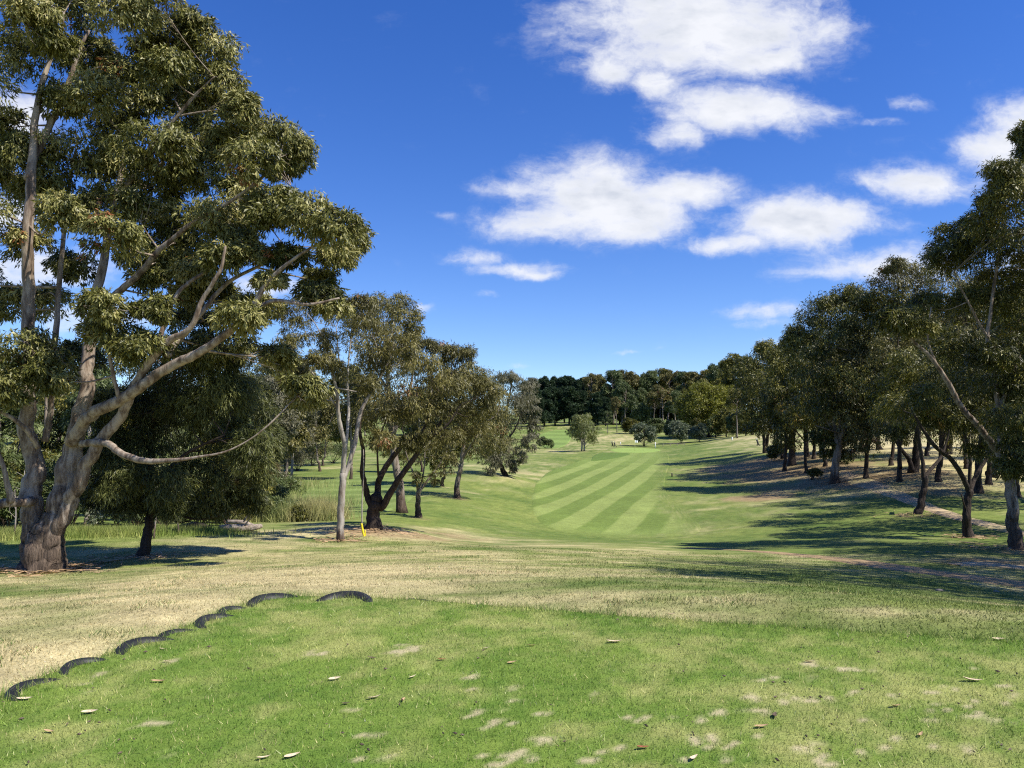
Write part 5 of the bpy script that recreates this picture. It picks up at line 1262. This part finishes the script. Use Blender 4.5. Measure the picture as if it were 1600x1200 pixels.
far_tree(FARG[1], 9.6, 'green_bush_tree', 'leafy green tree between two silvery trees', 'tree', 1024, 250, 655, 1.2, 10)
for i, (px, d, tp, wm, lab) in enumerate([(1135, 215, 640, 1.0, 'dense dark shrub tree right below the round bright tree'), (1150, 205, 648, .9, 'dense dark shrub tree next to the dry strip'), (1165, 195, 640, .9, 'dense dark shrub tree at the foot of the right row'), (1118, 222, 652, 1.0, 'leafy shrub tree under the right side of the round tree'), (1088, 226, 655, .9, 'dark shrub tree under the left side of the round tree'), (1046, 240, 658, .9, 'dark shrub tree behind the largest silvery tree')]):
    far_tree(FARG[i % 2], 9.6, 'shrub_tree', lab, 'tree', px, d, tp, wm, i + 70)
for i, (px, d, tp) in enumerate([(955, 352, 612), (968, 350, 606), (983, 355, 612), (1000, 352, 604), (1014, 350, 610), (1030, 352, 606), (1046, 350, 604), (1062, 345, 610), (1078, 340, 604), (1096, 335, 606), (1116, 322, 600), (1136, 310, 596)]):
    far_tree(FARG[i % 2], 9.6, 'understorey_tree', f'{ORD[i]} dark bushy tree from the left filling in beneath the skyline gums', 'tree', px, d, tp, 1.0, i + 140, 'bushy trees beneath the skyline gums')
for i, (px, d, tp) in enumerate([(1190, 300, 590), (1230, 280, 600), (1290, 260, 610), (1350, 250, 605), (1420, 240, 600), (1500, 230, 590), (1580, 220, 580), (1650, 220, 570)]):
    far_tree(GUM[(i + 1) % 4], 21, 'hilltop_gum_tree', f'{ORD[i]} gum from the left on the crest beyond the dry field', 'tree', px, d, tp, .95, i + 90, 'gums on the crest beyond the dry field')
for i, (px, d, tp) in enumerate([(-260, 190, 590), (-120, 200, 600), (0, 190, 605), (90, 200, 600), (170, 185, 610), (260, 195, 600), (350, 190, 615), (430, 200, 620), (500, 210, 625), (570, 220, 630), (640, 230, 635), (700, 240, 640), (760, 250, 640)]):
    far_tree(GUM[(i * 3 + 1) % 4] if i % 2 else FARG[i % 4 // 2], 21 if i % 2 else 9.6, 'valley_tree', f'{ORD[i]} tree from the left along the far side of the valley', 'tree', px, d, tp, 1.1 if i % 2 else 1.6, i + 110, 'trees along the far side of the left valley')
bush(852, 188, 4.0, 3.0, 'lone small dark shrub left of the weeping tree', M['bush_leaf'], 450, .35, .14, sub=8, per=12)
bush(1186, 111, 2.2, 1.7, 'low dark shrub under the paired gum', M['green_leaf'], 451, .25, .1) if False else None
bush(1212, 96, 2.4, 2.2, 'low dark shrub at the foot of the clump of stems', M['green_leaf'], 452, .25, .1)
bush(1268, 68, 1.8, 1.2, 'sparse twiggy shrub left of the broad gum trunk', M['brown_leaf'], 453, .2, .07)

# ------------------------------------------------------------------ tyres let into the edge of the tee
def tyre(px, py, label, tilt=.2, r=.30, sink=.0, out=.07):
    q = (CAM + ray(px, py) * (-1.65 / ray(px, py)[2]))[:2]
    for _ in range(6):          # slide to where the rim just clears the edge of the turf
        e = .02
        f0 = poly_sd(q[0:1], q[1:2], tee_o)[0]
        g_ = np.array([poly_sd(q[0:1] + e, q[1:2], tee_o)[0] - f0, poly_sd(q[0:1], q[1:2] + e, tee_o)[0] - f0]) / e
        q = q - g_ / max(np.linalg.norm(g_), .1) * (f0 - (out - r))
    root = thing('tyre', label, 'tyre', (q[0], q[1], -.104 + sink), 'old tyres edging the tee')
    from mathutils import Quaternion
    gn = g_ / max(np.linalg.norm(g_), 1e-6)
    root.rotation_mode = 'QUATERNION'
    root.rotation_quaternion = Quaternion((gn[1], -gn[0], 0), tilt) @ Quaternion((0, 0, 1), (px * .37) % 6.28)
    prof = [(r * .60, .055), (r * .66, .085), (r * .80, .098), (r * .93, .085), (r * .975, .068)]
    lower = [(a, -z) for a, z in reversed(prof)]
    sw = MB(); sw.lathe(prof, (0, 0, 0), 40)
    link('sidewall', sw.mesh('sidewall', M['rubber']), root)
    sw = MB(); sw.lathe(lower, (0, 0, 0), 40)
    link('sidewall', sw.mesh('sidewall', M['rubber']), root)
    # tread with blocks and grooves
    k = 80; th = np.linspace(0, 2 * np.pi, k, endpoint=False)
    zs = np.array([-.068, -.05, -.02, -.012, .012, .02, .05, .068])
    V = []
    for zi, z in enumerate(zs):
        gro = .012 if zi in (3, 4) else 0
        rr = r * (.975 if abs(z) > .06 else 1.0) - gro - .010 * (((np.arange(k) + zi) % 4) == 0)
        V.append(np.stack([rr * np.cos(th), rr * np.sin(th), np.full(k, z)], 1))
    mb = MB(); i = np.arange(len(zs) - 1)[:, None] * k; j = np.arange(k)[None, :]; j2 = (j + 1) % k
    mb.add(np.vstack(V), np.stack([i + j, i + j2, i + k + j2, i + k + j], -1).reshape(-1, 4))
    link('tread', mb.mesh('tread', M['rubber']), root)
    return root


tyre(24, 1076, 'leftmost buried tyre, nearest the camera on the tee edge', .24, .25, -.006, .028)
tyre(120, 1040, 'buried tyre with exposed tread blocks, second from the left', .30, .21, .0, .034)
tyre(214, 1008, 'long low black tyre rim, third from the left', .24, .28, -.004, .034)
tyre(263, 990, 'short tyre rim filled with straw, fourth from the left', .24, .22, -.006, .026)
tyre(320, 969, 'fifth tyre from the left, just before the corner', .26, .25, -.003, .032)
tyre(354, 955, 'half hidden tyre at the bend, sixth from the left', .30, .20, -.002, .032)
tyre(450, 929, 'tyre arc overgrown by grass tufts on the front edge', .22, .31, -.006, .05)
tyre(547, 933, 'most exposed black tyre arc on the front edge, farthest right in full view', .27, .30, .004, .075)
tyre(648, 937, 'tyre almost wholly covered by turf right of the exposed one', .15, .30, -.02, .045)

# ------------------------------------------------------------------ fallen leaves on the tee
def fallen_leaf(px, py, length, ang, mat, label, curl=.15):
    r_ = ray(px, py); q = CAM + r_ * (-1.65 / r_[2]); 
    h0 = float(tee_height(np.array([q[0]]), np.array([q[1]]))[0])
    if poly_sd(np.array([q[0]]), np.array([q[1]]), tee_o)[0] > 0:
        q = hit(px, py); h0 = q[2]
    n_ = 9; t = np.linspace(0, 1, n_)
    w = length * .155 * np.sin(np.pi * t ** .8) ** .8 + .0006
    cx = (t - .5) * length; bend = .10 * length * np.sin(np.pi * t)
    z = curl * length * (2 * t - 1) ** 2
    V = np.zeros((n_, 3, 3))
    V[:, 0] = np.stack([cx, bend - w, z + w * .45], 1); V[:, 1] = np.stack([cx, bend, z], 1); V[:, 2] = np.stack([cx, bend + w, z + w * .45], 1)
    me = raw_mesh('fallen_leaf', V.reshape(-1, 3), grid_faces(n_, 3), mat, True)
    o = thing('fallen_leaf', label, 'leaf', (q[0], q[1], h0 + .008), 'dry leaves fallen on the tee', me)
    o.rotation_euler = (random.Random(int(px)).uniform(-.25, .25), random.Random(int(py)).uniform(-.15, .15), ang)
    return o


FL = [(585, 1093, .088, .5, 'leaf_pale', 'whitest broad dry leaf left of the middle of the tee'), (140, 1115, .095, .1, 'leaf_pale', 'cream dry leaf alone at the lower left of the tee'), (523, 1064, .082, .3, 'leaf_pale', 'curved cream leaf above the whitest leaf'), (247, 1068, .095, .0, 'leaf_tan', 'narrow curled leaf among short turf in the left half'),
      (456, 1184, .085, .7, 'leaf_pale', 'right one of two pale leaves at the bottom edge'), (412, 1188, .07, .5, 'leaf_pale', 'left one of two pale leaves at the bottom edge'), (630, 1096, .06, 1.4, 'leaf_tan', 'upright small leaf right of the whitest leaf'), (645, 1060, .06, .8, 'leaf_pale', 'leaf with pinkish crumbs near a worn scrape'), (960, 1005, .12, .05, 'leaf_pale', 'long pale leaf on the upper middle of the tee'),
      (1265, 1035, .085, .0, 'leaf_pale', 'pale leaf left of the orange bare scrape'), (1190, 1137, .085, .2, 'leaf_tan', 'tan leaf lying on a sandy scrape at lower right'), (1520, 1066, .125, -.05, 'leaf_pale', 'long thin leaf at the right side of the tee'), (690, 1033, .065, .3, 'leaf_red', 'rust brown leaf in the centre of the tee'), (38, 1094, .09, .25, 'leaf_pale', 'slender leaf beside the leftmost tyre'), (76, 1144, .07, -.3, 'leaf_tan', 'brown leaf below the leftmost tyre'),
      (255, 1017, .07, .0, 'leaf_pale', 'pale leaf near the fourth tyre'), (260, 1035, .045, .4, 'leaf_pale', 'small pale scrap just below the fourth tyre leaf'), (423, 934, .09, .0, 'leaf_pale', 'leaf stuck in front of the overgrown tyre'), (1048, 961, .10, .0, 'leaf_pale', 'leaf on the dark far edge of the tee'), (1560, 1002, .10, .0, 'leaf_pale', 'leaf at the right end of the far edge'), (1005, 1171, .07, .2, 'leaf_red', 'red brown leaf at the bottom centre right'), (581, 1030, .065, .1, 'leaf_dark', 'dark brown leaf left of the rust brown one'),
      (1212, 1120, .08, 1.2, 'leaf_dark', 'dark curled leaf on a sandy scrape'), (1440, 1152, .07, .9, 'leaf_tan', 'tan leaf among the lower right scrapes'), (800, 1037, .07, .2, 'leaf_tan', 'tan leaf right of the rust brown leaf'), (830, 1010, .07, .1, 'leaf_tan', 'leaf on smooth turf near the upper middle'), (1085, 1188, .07, .9, 'leaf_pale', 'pale leaf at the bottom edge right of centre'), (1400, 1105, .075, .3, 'leaf_tan', 'short tan leaf in the right part of the tee'), (540, 1102, .05, .4, 'leaf_dark', 'small dark leaf scrap left of the whitest leaf'), (760, 1015, .055, .3, 'leaf_pale', 'tiny pale scrap on the upper middle turf')]
for px, py, ln, an, mt, lab in FL:
    fallen_leaf(px, py, ln, an, M[mt], lab)

# tiny bits of bark and gum nuts between them
rg = np.random.default_rng(77)
nb_ = 150
px_ = rg.uniform(0, 1600, nb_); py_ = 955 + 240 * rg.random(nb_)
mb = MB()
for a, b in zip(px_, py_):
    r_ = ray(a, b); q = CAM + r_ * (-1.65 / r_[2])
    if poly_sd(np.array([q[0]]), np.array([q[1]]), tee_o)[0] > -.05: continue
    s_ = rg.uniform(.004, .011); th = rg.uniform(0, 6.28)
    h0 = float(tee_height(np.array([q[0]]), np.array([q[1]]), np.array([-1.0]))[0])
    e = np.array([math.cos(th), math.sin(th), 0]); f_ = np.array([-e[1], e[0], 0])
    c = np.array([q[0], q[1], h0 + .016])
    v = [c - e * s_ * 1.6, c + f_ * s_ * .6, c + e * s_ * 1.6, c - f_ * s_ * .6, c + np.array([0, 0, s_ * .8]), c - np.array([0, 0, s_ * .8])]
    mb.add(v, None, [[0, 1, 4], [1, 2, 4], [2, 3, 4], [3, 0, 4], [1, 0, 5], [2, 1, 5], [3, 2, 5], [0, 3, 5]])
o = link('leaf_litter', mb.mesh('leaf_litter', M['leaf_dark'], smooth=False)); o['kind'] = 'stuff'
o['label'] = 'small dark bits of bark scattered on the tee'

rg = np.random.default_rng(78)
VV = []; FF = []
for (px, d, rad, cnt) in [(68, 18, 1.3, 260), (222, 20, .9, 60), (533, 25, .8, 70), (583, 28, 1.6, 160), (1588, 28, 1.6, 160), (1514, 33, 1.1, 90), (1434, 42, 1.4, 80), (1304, 64, 2.5, 120)]:
    q = on_ground(px, d)
    for k in range(cnt):
        a_ = rg.uniform(0, 6.28); r_ = rad * (.28 + abs(rg.normal(0, .55)))
        x_, y_ = q[0] + math.cos(a_) * r_, q[1] + math.sin(a_) * r_
        th = rg.uniform(0, 6.28); ln = rg.gamma(2, .07) + .05; w_ = rg.uniform(.008, .03)
        e = np.array([math.cos(th), math.sin(th)]); f_ = np.array([-e[1], e[0]])
        ps = [np.array([x_, y_]) - e * ln - f_ * w_, np.array([x_, y_]) - e * ln + f_ * w_, np.array([x_, y_]) + e * ln + f_ * w_ * .6, np.array([x_, y_]) + e * ln - f_ * w_ * .6]
        FF.append([len(VV) + i for i in range(4)][::-1])
        up = rg.uniform(.01, .05)
        VV += [(p[0], p[1], up + rg.uniform(0, .03)) for p in ps]
VV = np.array(VV); VV[:, 2] += height(VV[:, 0], VV[:, 1])
o = link('bark_litter', raw_mesh('bark_litter', VV, np.array(FF), M['leaf_tan'])); o['kind'] = 'stuff'
o['label'] = 'shed bark strips lying round the tree trunks'

# ------------------------------------------------------------------ small things
# yellow sleeve and pale stem beside the dark gum
B = on_ground(568, 26)
root = thing('tree_stake', 'thin pale leaning stem with a bright yellow sleeve round its foot', 'stake', B)
mb = MB(); s = spline([B + np.array([-.06, 0, .36]), B + np.array([-.06, 0, 1.2]), B + np.array([-.02, 0, 2.0]), B + np.array([-.04, .05, 2.9])], 6)
mb.tube(s, np.linspace(.022, .014, len(s)), 8, .05); link('stem', mb.mesh('stem', M['bark_pale'], B), root)
mb = MB(); s = spline([B + np.array([.03, 0, -.05]), B + np.array([-.03, 0, .2]), B + np.array([-.07, 0, .42])], 5)
mb.tube(s, np.linspace(.042, .034, len(s)), 10, .02); link('sleeve', mb.mesh('sleeve', M['yellow'], B), root)
mb = MB(); s = spline([B + np.array([.07, .02, -.05]), B + np.array([.05, .01, .2])], 4)
mb.tube(s, np.linspace(.022, .018, len(s)), 8, .02); link('sleeve', mb.mesh('sleeve', M['yellow'], B), root)

# fallen logs
def log(pts, rad, label, mat):
    B = np.array([*on_ground(pts[len(pts) // 2][0], pts[len(pts) // 2][1])])
    P = []
    for (px, d, up) in pts:
        q = on_ground(px, d); q[2] += up; P.append(q)
    mb = MB(); s = spline(np.array(P), 6)
    mb.tube(s, np.interp(np.linspace(0, 1, len(s)), np.linspace(0, 1, len(rad)), rad), 10, .08)
    root = thing('fallen_log', label, 'log', B)
    link('log_trunk', mb.mesh('log_trunk', mat, B), root)
    mb = MB(); k_ = len(s) // 2
    st = spline(np.vstack([s[k_], s[k_] + np.array([.15, -.1, .22]), s[k_] + np.array([.3, -.15, .38])]), 4)
    mb.tube(st, np.linspace(.05, .015, len(st)), 6, .05); link('stub', mb.mesh('stub', mat, B), root)


log([(344, 28.2, .12), (368, 28, .14), (392, 28.2, .16), (408, 28.6, .2)], [.13, .15, .13, .08], 'pale weathered log lying by the thicket edge', M['log'])
log([(282, 28.6, .1), (305, 28.4, .18), (328, 28.6, .12)], [.10, .15, .08], 'dark burnt looking log left of the pale log', M['bark_dark'])
log([(355, 29.2, .3), (380, 29, .28), (400, 29.2, .12)], [.07, .09, .06], 'thin grey log resting behind the pale log', M['log'])
# bare sticks in the long grass
for i, (px, d, hgt, lab) in enumerate([(36, 25, 2.2, 'bare pale sapling stick leaning beside the big trunk'), (240, 24.5, 1.9, 'bare thin stick right of the black trunk'), (22, 25.5, 1.6, 'short bare stick in the long grass at far left'), (280, 26, 1.5, 'short bare twig stem near the burnt log')]):
    B = on_ground(px, d); rg = np.random.default_rng(600 + i)
    root = thing('dead_sapling', lab, 'sapling', B)
    s = spline(np.vstack([B + [0, 0, -.05], B + [rg.normal(0, .08), 0, hgt * .5], B + [rg.normal(0, .2), 0, hgt]]), 6)
    mb = MB(); mb.tube(s, np.linspace(.03, .01, len(s)), 6, .05, rg); link('stem', mb.mesh('stem', M['bark_pale'], B), root)
    mb = MB()
    for k_ in range(3):
        a = s[5 + k_ * 2]; mb.tube(spline(np.vstack([a, a + np.array([rg.normal(0, .2), rg.normal(0, .1), .25]), a + np.array([rg.normal(0, .3), 0, .5])]), 3), np.linspace(.012, .005, 5 + 2)[:7][:len(spline(np.zeros((3, 3)), 3))], 4, 0, rg, False)
    link('twig', mb.mesh('twig', M['bark_pale'], B), root)

# flag on the green
B = hit(992, 705.5, 120); B[2] += .08
root = thing('golf_flag', 'white golf flag on a thin pale yellow pole in the hole of the green', 'flag', B)
mb = MB(); mb.tube([B + [0, 0, -.1], B + [0, 0, 1.1], B + [0, 0, 2.35]], [.035, .032, .028], 8); link('pole', mb.mesh('pole', M['pole_y'], B), root)
u_ = np.linspace(0, 1, 9); v_ = np.linspace(0, 1, 5); U, V_ = np.meshgrid(u_, v_)
fx = .02 + U * .62; fy = .07 * np.sin(U * 7) * U; fz = 2.3 - V_ * .48 * (1 - .12 * U) - .10 * U
fv = np.stack([fx, fy, fz], -1).reshape(-1, 3)
link('flag_cloth', raw_mesh('flag_cloth', np.vstack([fv, fv + [0, .012, 0]]), np.vstack([grid_faces(5, 9), grid_faces(5, 9)[:, ::-1] + 45]), M['cloth_w'], True), root)


def golf_bag(px, py, label, rot, dmin=80):
    """bag with clubs standing on a two wheeled trolley"""
    B = hit(px, py, dmin)
    root = thing('golf_trolley', label, 'golf trolley', B)
    root.rotation_euler = (0, 0, rot)
    mb = MB(); s = np.array([[0, 0, .18], [0, .10, .5], [0, .22, .88], [0, .28, 1.02]])
    mb.tube(s, [.13, .14, .15, .155], 12); link('bag', mb.mesh('bag', M['black']), root)
    mb = MB()
    for k_ in range(6):
        a = k_ * 1.05; x, y = .08 * math.cos(a), .08 * math.sin(a)
        mb.tube([[x, .28 + y, .95], [x * 1.6, .34 + y * 1.4, 1.22 + .04 * (k_ % 3)]], [.008, .008], 5); mb.box((x * 1.6, .36 + y * 1.4, 1.25 + .04 * (k_ % 3)), (.035, .10, .05), k_)
    link('clubs', mb.mesh('clubs', M['steel']), root)
    mb = MB(); mb.tube([[0, -.05, .14], [0, .15, .6], [0, .55, 1.05], [0, .72, 1.08]], [.02] * 4, 6); mb.tube([[-.32, -.02, .16], [.32, -.02, .16]], [.016, .016], 6); mb.tube([[0, -.05, .14], [0, -.42, .06]], [.016, .016], 6)
    link('trolley_frame', mb.mesh('trolley_frame', M['steel']), root)
    for sx in (-.33, .33):
        mb = MB(); th = np.linspace(0, 2 * np.pi, 17); mb.tube(np.stack([np.full(17, sx), -.02 + .13 * np.cos(th), .16 + .13 * np.sin(th)], 1), [.028] * 17, 6, cap=False)
        mb.tube([[sx - .02, -.02, .16], [sx + .02, -.02, .16]], [.05, .05], 8)
        link('wheel', mb.mesh('wheel', M['black']), root)


golf_bag(1185, 697, 'dark golf trolley with bag standing left of the paired gum', .6)
golf_bag(957.5, 697.5, 'left one of two dark golf trolleys left of the green', 2.2, 150)
golf_bag(961, 698.5, 'right one of two dark golf trolleys left of the green', .3, 150)


def post(px, py, h_, r, label, mat, cat='post', dmin=60):
    B = hit(px, py, dmin)
    root = thing('marker_post', label, cat, B)
    mb = MB(); mb.tube([[0, 0, -.1], [0, 0, h_ * .5], [0, 0, h_]], [r, r, r * .95], 10); link('post', mb.mesh('post', mat), root)
    mb = MB(); mb.lathe([(r * 1.25, 0), (r * 1.25, r * .8), (r * .6, r * 1.5), (.001, r * 1.6)], (0, 0, h_), 10); link('cap', mb.mesh('cap', mat), root)


post(1024, 700, 1.25, .10, 'short white post right of the silvery tree behind the flag', M['white'], dmin=150)
post(1050, 745, .30, .07, 'small black marker stub on the right half of the fairway', M['black'], dmin=60)
post(969.5, 694.5, .5, .12, 'tiny white marker behind the left side of the green', M['white'], dmin=150)
post(1144, 688, .5, .12, 'tiny white marker on the dry strip before the right row', M['white'], dmin=120)
# low timber rail beyond the green
B = hit(1036, 698, 150)
root = thing('timber_rail', 'low weathered timber rail right of the white post', 'rail', B)
for k_ in range(4):
    mb = MB(); mb.tube([[k_ * 1.8, 0, -.2], [k_ * 1.8, 0, .75]], [.08, .075], 8); link('rail_post', mb.mesh('rail_post', M['timber']), root)
mb = MB(); mb.tube([[-.2, 0, .66], [2.7, .02, .68], [5.6, 0, .66]], [.07, .07, .065], 8); link('rail', mb.mesh('rail', M['timber']), root)
# clods of pale stone and bark on the worn ground at the right
for i, (px, py, s_, lab) in enumerate([(1468, 923, .05, 'grey stone on the grass edge below the vehicle track'), (1450, 863, .06, 'pale stone in the shade above the vehicle track'), (1557, 925, .045, 'small stone at the lower edge of the vehicle track')]):
    B = hit(px, py); rg = np.random.default_rng(700 + i)
    th = np.linspace(0, 2 * np.pi, 10, endpoint=False); V = []
    for zf, rf in ((-.3, .8), (.15, 1), (.45, .8), (.62, .35)):
        V.append(np.stack([np.cos(th) * rf * s_ * 1.5 * rg.uniform(.8, 1.15, 10), np.sin(th) * rf * s_ * rg.uniform(.8, 1.15, 10), np.full(10, zf * s_)], 1))
    mb = MB(); ii = np.arange(3)[:, None] * 10; j = np.arange(10)[None, :]; j2 = (j + 1) % 10
    mb.add(np.vstack(V + [[[0, 0, .66 * s_]]]), np.stack([ii + j, ii + j2, ii + 10 + j2, ii + 10 + j], -1).reshape(-1, 4), [[30 + a, 30 + (a + 1) % 10, 40] for a in range(10)])
    thing('stone', lab, 'stone', B, None, mb.mesh('stone', M['timber']))

SC.cycles.use_denoising = False
SC.cycles.filter_width = 1.15
SC.cycles.max_bounces = 5
SC.cycles.diffuse_bounces = 2
SC.cycles.transparent_max_bounces = 4
print('tris', sum(len(m.loops) - 2 * len(m.polygons) for m in bpy.data.meshes))
